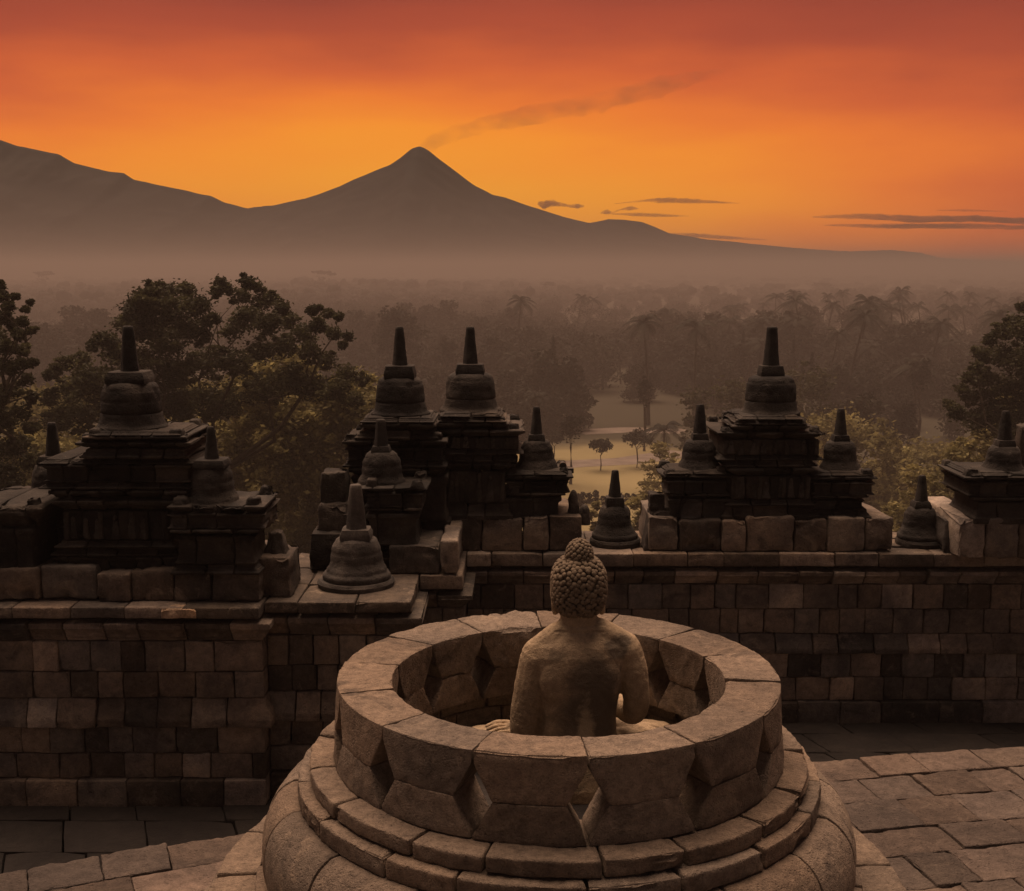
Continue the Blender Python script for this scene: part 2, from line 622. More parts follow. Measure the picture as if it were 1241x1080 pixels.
# the body of the monument under the terraces, stepping down towards the plain
mb = MB()
for z1, z0, hx, y0, y1 in ((LOW_Z - .21, 25.5, 34, -60, 11.6), (25.5, 21.5, 38, -64, 15.5), (21.5, 17.5, 42, -68, 19.5), (17.5, 13, 46, -72, 23.5), (13, 4, 54, -80, 30)):
    block(mb, (0, (y0 + y1) / 2, (z0 + z1) / 2), (hx, (y1 - y0) / 2, (z1 - z0) / 2), r=.15, seg=(40, 40, 6), rough=.02, chip=.0)
mo = tag(mb.build('monument_terraces', M_SHRINE), kind='structure')

# ------------------------------------------------------------------ balustrade walls
COP_Z = 31.0                                # the coping of every wall


def course(mb, x0, x1, yf, yb, z0, z1, rng, wmin=.19, wmax=.37, layers=((0, 1, 0.0),), jit=.013, seg=(5, 3, 4), tone=None, gap=.003, chip=.014, dark=.16, light=.10, r=.010, nd=1, prof=None):
    x = x0
    first = True
    while x < x1 - 1e-6:
        w = rng.uniform(wmin, wmax)
        if first: w *= rng.uniform(.4, 1.0)
        first = False
        if x1 - (x + w) < wmin * .6: w = x1 - x
        tn = tone_of(rng, dark, light) if tone is None else tone
        j = rng.uniform(-jit, jit)
        if prof is not None:
            # moulded stone: the front (and the free end faces) follow a profile over the height
            pf, po = [p_[0] for p_ in prof], [p_[1] for p_ in prof]
            e0, e1 = abs(x - x0) < 1e-6, abs(x + w - x1) < 1e-6

            def mp(P, x=x, w=w, e0=e0, e1=e1):
                o = np.interp((P[:, 2] - z0) / (z1 - z0), pf, po)
                v = (P[:, 1] - yf) / (yb - yf)
                P[:, 1] += -o * np.clip(1 - v * 2, 0, 1) + o * np.clip(v * 2 - 1, 0, 1) * .9
                u = (P[:, 0] - x) / w
                if e0: P[:, 0] -= o * np.clip(1 - u * 2, 0, 1)
                if e1: P[:, 0] += o * np.clip(u * 2 - 1, 0, 1)
                return P
            block(mb, (x + w / 2, (yf + yb) / 2 + j, (z0 + z1) / 2), (w / 2 - gap * rng.uniform(.5, 1.3), (yb - yf) / 2, (z1 - z0) / 2 - gap * .5), r=r, seg=(seg[0], max(4, seg[1]), 13), rough=.004, chip=chip, tone=tn, mapf=mp, tilt=(rng.uniform(-.006, .006), 0))
            x += w
            continue
        for f0, f1, off in layers:
            za, zb = z0 + (z1 - z0) * f0, z0 + (z1 - z0) * f1
            fr = yf - off + j
            for q in range(nd):
                a = fr + (yb - fr) * q / nd
                b = fr + (yb - fr) * (q + 1) / nd
                k = 1.0 if q == 0 else rng.uniform(.8, 1.25)
                block(mb, (x + w / 2, (a + b) / 2, (za + zb) / 2), (w / 2 - gap * rng.uniform(.5, 1.3), (b - a) / 2 - (gap if nd > 1 else 0), (zb - za) / 2 - gap * .5), r=r, seg=(seg[0], seg[1], max(2, int(seg[2] * (f1 - f0) + 1))),
                      rough=.004, chip=chip, tone=(tn[0] * k, tn[1] * k, tn[2] * k), tilt=(rng.uniform(-.008, .008), 0))
        x += w


ROWS_R = [873, 849, 821, 791, 768, 738, 708, 690, 684, 669]
ROWS_L = [975, 943, 913, 880, 846, 814, 777, 752, 746, 730]
KINDS = ['plinth', 'flat', 'flat', 'mould', 'flat', 'flat', 'frieze', 'recess', 'coping']
OGEE = ((0, .058), (.34, .058), (.42, .046), (.50, .044), (.66, .026), (.78, .014), (.86, .012), (1, .0))
FRIEZE = ((0, .0), (.16, .004), (.22, .022), (.40, .030), (.55, .052), (.62, .056), (.68, .076), (1, .078))
CORNICE = ((0, -.030), (.14, -.030), (.22, -.012), (.36, -.006), (.48, .014), (.56, .030), (.86, .032), (.93, .018), (1, .014))
PANEL = ((0, .018), (.10, .018), (.16, .0), (.30, -.004), (.72, -.004), (.80, .004), (.86, .022), (1, .024))
MOULD = ((0, .028), (.30, .028), (.38, .010), (.58, .002), (.66, -.010), (1, -.012))
PARTN = {'plinth': 'plinth', 'flat': 'block_course', 'mould': 'base_moulding', 'frieze': 'frieze', 'recess': 'shadow_joint', 'coping': 'coping'}


def wall(label, x0, x1, yf, yb, rows, yref, seed, trim0=0.0, trim1=0.0):
    rg = random.Random(seed)
    root = thing('stone_wall', ((x0 + x1) / 2, yf, LOW_Z), label, 'stone wall', 'balustrade walls around the terrace')
    zs = [at(620, r_, yref).z for r_ in rows]
    zs[0] = LOW_Z - .04
    zs[-1] = COP_Z
    for k, kd in enumerate(KINDS):
        m = MB()
        z0, z1 = zs[k], zs[k + 1]
        if kd == 'plinth': course(m, x0, x1, yf - .05, yb, z0, z1, rg, .3, .5, dark=.45, light=.05)
        elif kd == 'flat': course(m, x0, x1, yf, yb, z0, z1, rg, .15, .31, dark=.2, light=.12)
        elif kd == 'mould': course(m, x0, x1, yf, yb, z0, z1, rg, .17, .32, prof=OGEE, seg=(5, 3, 6))
        elif kd == 'frieze': course(m, x0, x1, yf, yb, z0, z1, rg, .2, .36, prof=FRIEZE, seg=(5, 3, 6), dark=.3)
        elif kd == 'recess': course(m, x0, x1, yf + .03, yb, z0, z1, rg, .4, .6, tone=(.5, .48, .46), seg=(4, 3, 2))
        else:
            course(m, x0, x1, yf - .085, yb, z0, z1, rg, .26, .46, dark=.22, light=.16 if seed != 2 else 0, nd=3, tone=(.5, .48, .46) if seed == 2 else None)
            if seed == 1:   # the one pale stone let into the coping
                block(m, (at(221, 738, yf).x, yf - .112 + .075, (z0 + z1) / 2), (.125, .075, (z1 - z0) / 2 - .004), r=.012, seg=(8, 4, 5), rough=.006, chip=.02, tone=(3.0, 2.6, 2.1))
        m.build(PARTN[kd], M_WALL, root)
    return root


XA = at(318, 760, 8.32).x
XB, XC = -.70, -.37
wall('long dark stone wall standing nearest, carrying the big thick spired shrine at the left', -6.2, XA, 8.32, 9.9, ROWS_L, 8.32, 1)
wall('short set back wall carrying the small grey stupa just left of the open stupa', XA, XB, 8.46, 9.9, ROWS_L, 8.32, 2)
wall('narrow wall return hidden in shade between the set back wall and the rear wall', XB, XC, 9.2, 10.4, ROWS_R, 9.93, 3)
wall('long rear stone wall with ochre and black blocks right behind the seated statue', XC, 8.6, 9.93, 10.75, ROWS_R, 9.93, 4)


def upper(label, yf, dep, y0, y1, x0, x1, seed, tops=None, wmin=.2, wmax=.4, zbase=None, cat='stone course'):
    """a row of big rough blocks set on the coping; px extents"""
    rg = random.Random(seed)
    zb = COP_Z + .001 if zbase is None else zbase
    zt = at(x0, y0, yf).z
    X0, X1 = at(x0, y0, yf).x, at(x1, y0, yf).x
    root = thing('parapet_course', ((X0 + X1) / 2, yf + dep / 2, zb), label, cat, 'rough block courses on the wall coping')
    m = MB()
    x = X0
    while x < X1 - 1e-6:
        w = rg.uniform(wmin, wmax)
        if X1 - (x + w) < wmin * .6: w = X1 - x
        dz = rg.uniform(-.03, .012)
        jy = rg.uniform(-.03, .03)
        block(m, (x + w / 2, yf + jy + dep / 2, (zb + zt + dz) / 2), (w / 2 - .004, dep / 2, (zt + dz - zb) / 2), r=.02, seg=(8, 5, 7), rough=.008, chip=.035, tone=tone_of(rg, .3, .08), tilt=(rg.uniform(-.02, .02), rg.uniform(-.02, .02)))
        x += w
    m.build('rough_block', M_WALL, root)
    return root


upper('row of rough worn blocks directly under the big thick spired shrine', 8.40, .95, 690, 728, -60, 316, 11)
upper('row of worn blocks left of the statue head, carrying the twin shrines', 9.93, .85, 627, 668, 540, 706, 12)
upper('row of broad worn blocks carrying the tall shrine right of the statue head', 9.92, .80, 627, 668, 786, 1084, 13)
upper('worn projecting block row at the far right end of the rear wall', 9.66, .95, 628, 684, 1163, 1420, 14)
upper('row of dark blocks behind the small grey stupa on the set back wall', 9.15, .8, 657, 689, 470, 556, 15)


# ------------------------------------------------------------------ stupas and shrines
DOME = [(1.24, 0), (1.26, .05), (1.22, .075), (1.17, .085), (1.19, .11), (1.19, .16), (1.13, .19), (1.09, .21), (1.03, .32), (1.005, .41), (.985, .418), (.985, .428), (1.0, .435), (.99, .56), (.975, .68), (.95, .80), (.895, .90), (.81, .96), (.68, 1.0)]
DOME_LOW = [(1.30, 0), (1.33, .06), (1.33, .13), (1.27, .17), (1.22, .19), (1.18, .26), (1.06, .36), (1.0, .48), (.975, .62), (.945, .74), (.88, .86), (.78, .94), (.60, 1.0)]


def stupa_parts(root, xc, Yc, ytop, yfin, yharm, ybase, rpx, spire, harm, seed, dome=DOME, mat=None, zbase=None, tone=1.0):
    """ytop spire top, yfin spire foot, yharm harmika foot = dome top, ybase dome foot (photo rows); rpx dome radius; spire/harm half widths (top, foot)"""
    mat = mat or M_SHRINE
    s = mpp(yharm, Yc)
    c = at(xc, yharm, Yc)
    zt, zf, zh, zb = (at(xc, q, Yc).z for q in (ytop, yfin, yharm, ybase))
    if zbase is not None: zb = zbase
    cc = (c.x, Yc, 0)
    m = MB()
    t = tone
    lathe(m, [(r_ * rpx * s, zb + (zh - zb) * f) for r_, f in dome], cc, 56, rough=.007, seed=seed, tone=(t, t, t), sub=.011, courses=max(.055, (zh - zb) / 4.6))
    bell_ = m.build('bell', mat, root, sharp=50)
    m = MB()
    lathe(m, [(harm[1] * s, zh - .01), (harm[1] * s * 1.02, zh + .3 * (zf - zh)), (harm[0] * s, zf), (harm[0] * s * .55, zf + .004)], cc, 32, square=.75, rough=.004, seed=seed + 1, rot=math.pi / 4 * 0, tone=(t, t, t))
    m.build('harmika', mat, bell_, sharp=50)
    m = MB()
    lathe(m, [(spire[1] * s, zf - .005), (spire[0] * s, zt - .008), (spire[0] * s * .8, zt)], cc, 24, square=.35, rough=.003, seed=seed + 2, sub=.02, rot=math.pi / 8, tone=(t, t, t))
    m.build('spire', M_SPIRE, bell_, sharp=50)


STN = {'plain': 'pedestal_tier', 'relief': 'relief_panel', 'cornice': 'cornice', 'mould': 'moulded_tier'}


def shrine(name, label, cat, group, Yf, tiers, seed, bell=None, zbot=None, dome=DOME):
    """tiers: (row top, row bottom, px left, px right, depth m, style), rows read off the photo at the front plane Yf"""
    rg = random.Random(seed)
    lo = max(t[1] for t in tiers)
    zb0 = at(0, lo, Yf).z if zbot is None else zbot
    tl = max(tiers, key=lambda t: t[1])
    xc = at((tl[2] + tl[3]) / 2, lo, Yf).x
    root = thing(name, (xc, Yf + .35, zb0), label, cat, group)
    ztop = -1e9
    for (y0, y1, a, b, dep, style) in tiers:
        z1 = at(0, y0, Yf).z
        z0 = at(0, y1, Yf).z if y1 != lo else zb0
        ztop = max(ztop, z1)
        X0, X1 = at(a, (y0 + y1) / 2, Yf).x, at(b, (y0 + y1) / 2, Yf).x
        over = .5 * (X1 - X0) * .0
        m = MB()
        if style in ('plain', 'relief'):
            course(m, X0, X1, Yf + over, Yf + dep, z0, z1, rg, .14, .3, jit=.006, seg=(6, 4, 6), chip=.028, r=.012, dark=.25, light=.08, prof=PANEL if style == 'plain' else None)
        elif style == 'mould':
            course(m, X0, X1, Yf, Yf + dep, z0, z1, rg, .14, .3, prof=MOULD, jit=.006, seg=(6, 4, 6), chip=.02)
        else:
            course(m, X0, X1, Yf, Yf + dep, z0, z1, rg, .14, .3, prof=CORNICE, jit=.006, seg=(6, 4, 6), chip=.035, r=.014)
            # worn corner antefixes
            if dep > .3:
                hw = .055
                for sx in (X0 + hw, X1 - hw):
                    for sy in (Yf + .03, Yf + dep - .06):
                        block(m, (sx, sy + .02, z1 + .012), (hw * rg.uniform(.8, 1.1), .06, .036 * rg.uniform(.7, 1.2)), r=.016, seg=(6, 4, 5), rough=.010, chip=.03, taper=.3, tone=(.95, .93, .92))
        if style == 'relief':
            # carved frame and shallow figures of the niche relief
            H = z1 - z0
            for xx in (X0 + .028, X1 - .028, X0 + (X1 - X0) * .36, X0 + (X1 - X0) * .66):
                block(m, (xx, Yf - .004, z0 + H * .5), (.017, .014, H * .46), r=.008, seg=(3, 2, 8), rough=.006, chip=.016, tone=(1.3, 1.27, 1.22))
            xs = X0 + .075
            while xs < X1 - .06:
                hh = H * rg.uniform(.26, .36)
                k = rg.uniform(.9, 1.7)
                block(m, (xs, Yf - .002, z0 + hh + .012), (rg.uniform(.020, .034), .013, hh), r=.013, seg=(5, 3, 9), rough=.012, chip=.014, taper=.45, tone=(k, k, k))
                lathe(m, [(.004, -.02), (.014, -.012), (.017, 0), (.013, .012), (.004, .02)], (xs, Yf - .004, z0 + 2 * hh + .022), 10, rough=.004, sub=.01, seed=int(xs * 99), tone=(k, k, k))
                xs += rg.uniform(.075, .13)
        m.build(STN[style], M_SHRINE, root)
    if bell:
        stupa_parts(root, *bell, seed=seed * 3, dome=dome)
    return root


G_BIG, G_MED, G_SMALL = 'tall shrines topped by a bell stupa', 'flanking stupas on block pedestals', 'small stupas standing on the low wall'

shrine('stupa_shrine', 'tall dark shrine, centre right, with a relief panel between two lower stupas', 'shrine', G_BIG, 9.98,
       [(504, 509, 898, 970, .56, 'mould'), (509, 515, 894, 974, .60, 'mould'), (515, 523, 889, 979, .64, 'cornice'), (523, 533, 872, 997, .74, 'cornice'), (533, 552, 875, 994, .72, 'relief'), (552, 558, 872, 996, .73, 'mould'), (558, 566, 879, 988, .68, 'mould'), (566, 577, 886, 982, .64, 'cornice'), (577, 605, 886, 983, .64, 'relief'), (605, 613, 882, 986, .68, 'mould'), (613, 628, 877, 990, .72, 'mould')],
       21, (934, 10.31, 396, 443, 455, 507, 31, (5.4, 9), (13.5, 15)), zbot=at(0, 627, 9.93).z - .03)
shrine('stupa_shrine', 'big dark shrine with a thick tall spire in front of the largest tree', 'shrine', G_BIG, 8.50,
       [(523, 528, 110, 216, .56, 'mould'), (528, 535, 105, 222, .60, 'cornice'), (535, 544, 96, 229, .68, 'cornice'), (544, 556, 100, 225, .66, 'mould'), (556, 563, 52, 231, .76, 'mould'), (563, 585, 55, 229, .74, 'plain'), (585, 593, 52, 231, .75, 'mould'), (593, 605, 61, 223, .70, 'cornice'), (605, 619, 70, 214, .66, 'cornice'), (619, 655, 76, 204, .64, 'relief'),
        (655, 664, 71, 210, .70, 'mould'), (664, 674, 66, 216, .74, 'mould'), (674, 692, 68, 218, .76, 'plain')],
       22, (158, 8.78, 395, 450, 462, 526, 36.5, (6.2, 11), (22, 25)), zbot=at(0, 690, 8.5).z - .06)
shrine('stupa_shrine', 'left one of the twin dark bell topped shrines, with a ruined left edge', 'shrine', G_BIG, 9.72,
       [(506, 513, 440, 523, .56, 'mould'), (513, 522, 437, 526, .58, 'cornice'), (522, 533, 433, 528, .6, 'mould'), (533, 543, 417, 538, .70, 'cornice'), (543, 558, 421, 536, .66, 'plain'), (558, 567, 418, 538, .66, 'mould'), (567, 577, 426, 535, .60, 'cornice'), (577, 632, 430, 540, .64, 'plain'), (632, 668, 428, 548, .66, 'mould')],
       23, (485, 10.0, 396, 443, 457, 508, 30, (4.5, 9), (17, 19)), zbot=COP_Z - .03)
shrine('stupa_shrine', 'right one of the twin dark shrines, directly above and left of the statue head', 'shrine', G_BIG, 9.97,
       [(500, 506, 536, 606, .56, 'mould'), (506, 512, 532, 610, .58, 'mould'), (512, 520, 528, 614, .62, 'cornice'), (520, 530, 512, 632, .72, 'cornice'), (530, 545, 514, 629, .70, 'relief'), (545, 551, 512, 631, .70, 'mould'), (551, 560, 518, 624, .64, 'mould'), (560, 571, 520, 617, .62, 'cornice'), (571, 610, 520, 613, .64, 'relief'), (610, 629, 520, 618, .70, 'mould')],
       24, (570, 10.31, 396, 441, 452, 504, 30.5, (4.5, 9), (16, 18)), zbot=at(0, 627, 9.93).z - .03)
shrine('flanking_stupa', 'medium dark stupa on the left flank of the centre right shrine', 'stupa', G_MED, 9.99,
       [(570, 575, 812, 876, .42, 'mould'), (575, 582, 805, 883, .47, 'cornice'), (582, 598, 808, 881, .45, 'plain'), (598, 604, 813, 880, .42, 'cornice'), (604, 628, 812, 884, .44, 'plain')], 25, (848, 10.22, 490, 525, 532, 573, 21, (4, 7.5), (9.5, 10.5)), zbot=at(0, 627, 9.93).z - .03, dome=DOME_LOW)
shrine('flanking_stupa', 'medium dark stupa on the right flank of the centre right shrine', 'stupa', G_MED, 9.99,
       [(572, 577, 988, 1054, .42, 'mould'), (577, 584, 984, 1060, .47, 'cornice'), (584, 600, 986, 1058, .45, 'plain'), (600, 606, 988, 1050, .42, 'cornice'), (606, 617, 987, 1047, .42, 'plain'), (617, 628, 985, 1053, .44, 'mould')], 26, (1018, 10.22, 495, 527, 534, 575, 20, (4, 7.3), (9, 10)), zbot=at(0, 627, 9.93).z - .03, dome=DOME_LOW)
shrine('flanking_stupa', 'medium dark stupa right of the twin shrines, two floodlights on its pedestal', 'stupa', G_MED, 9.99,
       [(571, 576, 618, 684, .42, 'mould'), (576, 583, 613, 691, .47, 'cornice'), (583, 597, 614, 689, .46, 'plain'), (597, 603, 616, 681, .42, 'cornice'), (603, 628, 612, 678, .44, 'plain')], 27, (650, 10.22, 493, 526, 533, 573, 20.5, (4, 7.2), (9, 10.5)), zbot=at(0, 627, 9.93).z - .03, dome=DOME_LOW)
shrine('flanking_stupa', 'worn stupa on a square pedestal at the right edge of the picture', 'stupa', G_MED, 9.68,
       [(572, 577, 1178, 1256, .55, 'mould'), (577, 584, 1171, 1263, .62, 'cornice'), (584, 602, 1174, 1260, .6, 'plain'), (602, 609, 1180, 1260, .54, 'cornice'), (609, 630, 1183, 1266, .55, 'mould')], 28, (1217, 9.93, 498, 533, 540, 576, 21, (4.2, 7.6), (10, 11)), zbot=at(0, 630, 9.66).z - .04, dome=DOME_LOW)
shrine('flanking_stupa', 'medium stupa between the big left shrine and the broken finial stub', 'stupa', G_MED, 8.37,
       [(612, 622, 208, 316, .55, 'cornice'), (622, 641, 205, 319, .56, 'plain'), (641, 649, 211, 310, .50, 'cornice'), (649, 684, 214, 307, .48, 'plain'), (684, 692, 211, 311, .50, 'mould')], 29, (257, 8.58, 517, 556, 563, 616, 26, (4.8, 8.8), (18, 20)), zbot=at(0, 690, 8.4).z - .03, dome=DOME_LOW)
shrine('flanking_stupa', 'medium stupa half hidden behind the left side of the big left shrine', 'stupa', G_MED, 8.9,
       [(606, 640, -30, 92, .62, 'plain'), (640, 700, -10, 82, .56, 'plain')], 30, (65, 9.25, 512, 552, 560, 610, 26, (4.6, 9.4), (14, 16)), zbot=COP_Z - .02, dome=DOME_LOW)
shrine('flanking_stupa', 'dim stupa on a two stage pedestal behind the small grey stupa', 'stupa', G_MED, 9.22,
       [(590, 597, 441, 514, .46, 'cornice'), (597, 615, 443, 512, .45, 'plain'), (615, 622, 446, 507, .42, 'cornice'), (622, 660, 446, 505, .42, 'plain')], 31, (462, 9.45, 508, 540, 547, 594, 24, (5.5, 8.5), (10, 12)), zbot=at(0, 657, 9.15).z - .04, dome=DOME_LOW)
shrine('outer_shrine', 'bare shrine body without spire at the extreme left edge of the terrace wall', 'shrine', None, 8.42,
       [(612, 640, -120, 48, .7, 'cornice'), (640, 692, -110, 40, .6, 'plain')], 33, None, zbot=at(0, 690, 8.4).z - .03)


def small_stupa(label, Yc, args, seed, dome=DOME_LOW, mat=None, zb=COP_Z, tone=1.0):
    c = at(args[0], args[4], Yc)
    root = thing('small_stupa', (c.x, Yc, zb), label, 'stupa', G_SMALL)
    s = mpp(args[4], Yc)
    m = MB()
    lathe(m, [(args[5] * s * 1.46, zb - .006), (args[5] * s * 1.5, zb + .03), (args[5] * s * 1.42, zb + .05), (args[5] * s * 1.2, zb + .055)], (c.x, Yc, 0), 40, rough=.007, seed=seed, tone=(tone,) * 3)
    m.build('base_ring', mat or M_SHRINE, root)
    stupa_parts(root, args[0], Yc, args[1], args[2], args[3], args[4], args[5], args[6], args[7], seed, dome, mat, zbase=zb + .045, tone=tone)


small_stupa('small dark stupa in the gap right above the statue head, against the bright lawn', 10.22, (745, 570, 602, 612, 652, 20.5, (3.8, 7), (11, 11.5)), 41)
small_stupa('small dark stupa alone in the gap between the right shrines', 10.22, (1116, 576, 607, 614, 657, 20.5, (3.8, 7), (9, 11)), 42)
small_stupa('small paler grey stupa with long spire on the wall left of the open stupa', 8.86, (432, 587, 640, 650, 711, 31, (7, 12.5), (17, 19)), 43, mat=M_SPIRE, tone=2.0)


M_BROKEN = stone('broken_andesite', (.030, .027, .026), (.065, .056, .050), (.12, .10, .082), patch=2.2, grain=16, bump=.9, lichen=.28, bdist=.018, speck=.5)


def fragment(label, Yc, x0, x1, y0, y1, dep, seed, zb=None, taper=.2, cat='broken stone', chip=.05, rot=0.0, top='flat'):
    rg = random.Random(seed)
    a, b = at(x0, y1, Yc), at(x1, y1, Yc)
    zt = at(x0, y0, Yc).z
    z0 = a.z if zb is None else zb
    m = MB()
    c = ((a.x + b.x) / 2, Yc + dep / 2, (zt + z0) / 2)
    if top == 'flat':
        block(m, c, ((b.x - a.x) / 2, dep / 2, (zt - z0) / 2), r=.018, seg=(9, 6, 9), rough=.014, chip=chip, taper=taper, tone=tone_of(rg, .2, 0), rotz=rot)
    else:
        w = (b.x - a.x) / 2
        H = zt - z0
        lathe(m, [(w, z0), (w * .98, z0 + H * .5), (w * .8, z0 + H * .78), (w * .5, z0 + H * .94), (w * .15, zt)], (c[0], Yc + dep / 2, 0), 28, rough=.010, seed=seed, square=.2)
    o = m.build('broken_stone', M_BROKEN, None, origin=(c[0], c[1], z0))
    return tag(o, label, cat, 'broken stones left on the walls')


ZU = at(0, 627, 9.93).z
fragment('upright rounded stone like a thumb, left of the small stupa above the statue head', 10.05, 688.5, 702, 595, 626, .10, 51, zb=ZU - .03, top='round')
fragment('low rounded stone just right of the thumb shaped stone', 10.02, 702, 716, 613, 637, .12, 52, zb=ZU - .09, top='round')
fragment('upright square block balanced at the left end of the right parapet', 10.05, 787, 806, 598, 622, .14, 53, zb=ZU - .01, taper=-.06, chip=.02)
fragment('sloping broken block under the upright square block', 9.96, 780, 826, 621, 668, .3, 54, zb=COP_Z, taper=.35)
fragment('tall eroded block standing left of the twin shrines', 9.45, 388, 421, 573, 628, .28, 55, taper=.1, chip=.06, zb=at(0, 628, 9.45).z - .03)
fragment('leaning eroded block wedged between the tall block and the dim stupa', 9.35, 384, 432, 612, 655, .40, 56, taper=.12, chip=.06, zb=at(0, 652, 9.35).z - .03)
fragment('squat dark block below the tall eroded block', 9.25, 374, 440, 647, 692, .55, 57, taper=.08, chip=.05, zb=COP_Z - .005)
fragment('dark broken finial stub pointing up at the right end of the left shrine', 8.62, 316, 349, 647, 681, .2, 58, taper=.55, chip=.04, zb=at(0, 678, 8.62).z - .03)
fragment('rounded block carrying the broken finial stub', 8.5, 300, 353, 677, 724, .5, 59, taper=.08, chip=.05, zb=COP_Z - .004)
fragment('worn ledge stone at the left foot of the right edge stupa', 9.85, 1143, 1172, 632, 672, .4, 60, taper=.3, chip=.06, zb=COP_Z - .004)
fragment('stone fragment standing behind the right edge stupa', 10.15, 1233, 1262, 517, 575, .2, 61, taper=.25, chip=.05, zb=at(0, 600, 10.15).z)
fragment('broken cornice stone jutting right from the pedestal of the left flanking stupa', 8.6, 296, 325, 611, 640, .35, 62, taper=-.15, chip=.06, zb=at(0, 641, 8.6).z)

# two small floodlights on the pedestal beside the statue head
M_METAL, tm, om = new_mat('dark_painted_metal')
bsm = N(tm, 'ShaderNodeBsdfPrincipled')
ns = N(tm, 'ShaderNodeTexNoise'); ns.inputs['Scale'].default_value = 60
cr = N(tm, 'ShaderNodeMixRGB'); L(tm, ns.outputs[0], cr.inputs[0])
cr.inputs[1].default_value = (.025, .024, .024, 1); cr.inputs[2].default_value = (.07, .06, .05, 1)
L(tm, cr.outputs[0], bsm.inputs['Base Color']); bsm.inputs['Roughness'].default_value = .5; bsm.inputs['Metallic'].default_value = .3
L(tm, bsm.outputs[0], om.inputs['Surface'])
p = at(682, 566, 10.3)
fl = thing('floodlight', (p.x, 10.3, p.z - .10), 'small round floodlight on a short post at the right of the flanking stupa', 'floodlight', 'floodlights on the pedestal')
m = MB(); tube(m, [(p.x, 10.3, p.z - .12), (p.x, 10.3, p.z - .03)], .006); m.build('post', M_METAL, fl)
m = MB(); tube(m, [(p.x, 10.32, p.z + .02), (p.x, 10.29, p.z + .02), (p.x, 10.25, p.z + .015)], [.026, .03, .031], 20); m.build('lamp_head', M_METAL, fl)
m = MB(); block(m, (p.x, 10.31, p.z - .02), (.02, .012, .012), r=.004, rough=0, chip=0); m.build('bracket', M_METAL, fl)
p = at(690, 570, 10.3)
fl = thing('floodlight', (p.x - .03, 10.3, p.z - .06), 'small box shaped floodlight on a side arm at the right of the flanking stupa', 'floodlight', 'floodlights on the pedestal')
m = MB(); tube(m, [(p.x - .08, 10.3, p.z - .07), (p.x - .07, 10.3, p.z), (p.x, 10.3, p.z)], .005); m.build('arm', M_METAL, fl)
m = MB(); block(m, (p.x + .01, 10.3, p.z), (.026, .03, .022), r=.005, rough=0, chip=0); m.build('lamp_box', M_METAL, fl)

# ------------------------------------------------------------------ the open stupa
SX, SY = 0.216, 5.655
rg = random.Random(77)
stupa = thing('open_stupa', (SX, SY, FLOOR_Z), 'round open stupa with diamond openings in the foreground, a seated statue inside', 'open stupa')


def ring_block(m, th0, th1, r0, r1, z0, z1, tone, seg=(14, 7, 6), width=None, rout=None, r=.008, rough=.004, chip=.012, gap=.0035, zgap=.001, tilt=(0, 0), dz=0, ecc=0.0):
    """stone of a ring: th clockwise seen from above starting at the camera side; width(z) scales the arc, rout(z) moves the outer face"""
    Rr = r1
    c = .5 * (th0 + th1)
    hl = .5 * (th1 - th0) * Rr - gap

    def f(P):
        t, rr, z = P[:, 0].copy(), -P[:, 1], P[:, 2]
        if width is not None: t = t * np.maximum(.24, 1 - (1 - width(z)) * (1 + .25 * np.clip((r1 - rr) / (r1 - r0), 0, 1)))
        if rout is not None:
            k = np.clip((rr - r0) / (r1 - r0), -.1, 1.1)
            rr = r0 + (rout(z) - r0) * k
        th = c + t / Rr
        if ecc: rr = rr + ecc * np.cos(th) * (r1 - rr) / (r1 - r0)
        return np.stack([SX + rr * np.sin(th), SY - rr * np.cos(th), z + dz], 1)
    block(m, (0, -.5 * (r0 + r1), .5 * (z0 + z1)), (hl, .5 * (r1 - r0),   .5 * (z1 - z0) - zgap), r=r, seg=seg, rough=rough, chip=chip, tone=tone, mapf=f, tilt=tilt)


def ring_tone(rg, lo=.76, hi=1.22):
    k = rg.uniform(lo, hi)
    w = rg.uniform(-.03, .05)
    return (k * (1 + w), k, k * (1 - w))


Z_RIM, Z_APEX, Z_WAIST, Z_FOOT = 31.41, 31.355, 31.205, 31.042
NC = 14
PH = RAD(4.6)
WAIST = .645
up = MB(); lowm = MB()


def w_up(z): return np.interp(z, [Z_WAIST, Z_APEX, Z_RIM], [WAIST, 1.0, 1.0])
def w_low(z): return np.interp(z, [Z_FOOT, Z_FOOT + .012, Z_WAIST], [1.0, 1.0, WAIST])
def r_drum(z): return np.interp(z, [Z_FOOT, Z_RIM], [1.058, 1.036])


for k in range(NC):
    a0, a1 = PH + k * 2 * math.pi / NC, PH + (k + 1) * 2 * math.pi / NC
    am = (math.degrees(.5 * (a0 + a1)) + 180) % 360 - 180
    broken = -165 < am < -140
    ring_block(up, a0, a1, .775, 1.036, Z_WAIST, Z_RIM, ring_tone(rg, .82, 1.16), seg=(26, 15, 12), width=w_up, rout=r_drum, r=.003,
               rough=.011 if broken else .0035, chip=.05 if broken else .010, ecc=.05, dz=rg.uniform(-.004, .004))
    ring_block(lowm, a0, a1, .775, 1.036, Z_FOOT, Z_WAIST, ring_tone(rg), seg=(22, 10, 9), width=w_low, rout=r_drum, r=.003, chip=.005, ecc=.05, dz=0)
up.build('rim_course', M_RING, stupa)
lowm.build('lattice_course', M_RING, stupa)


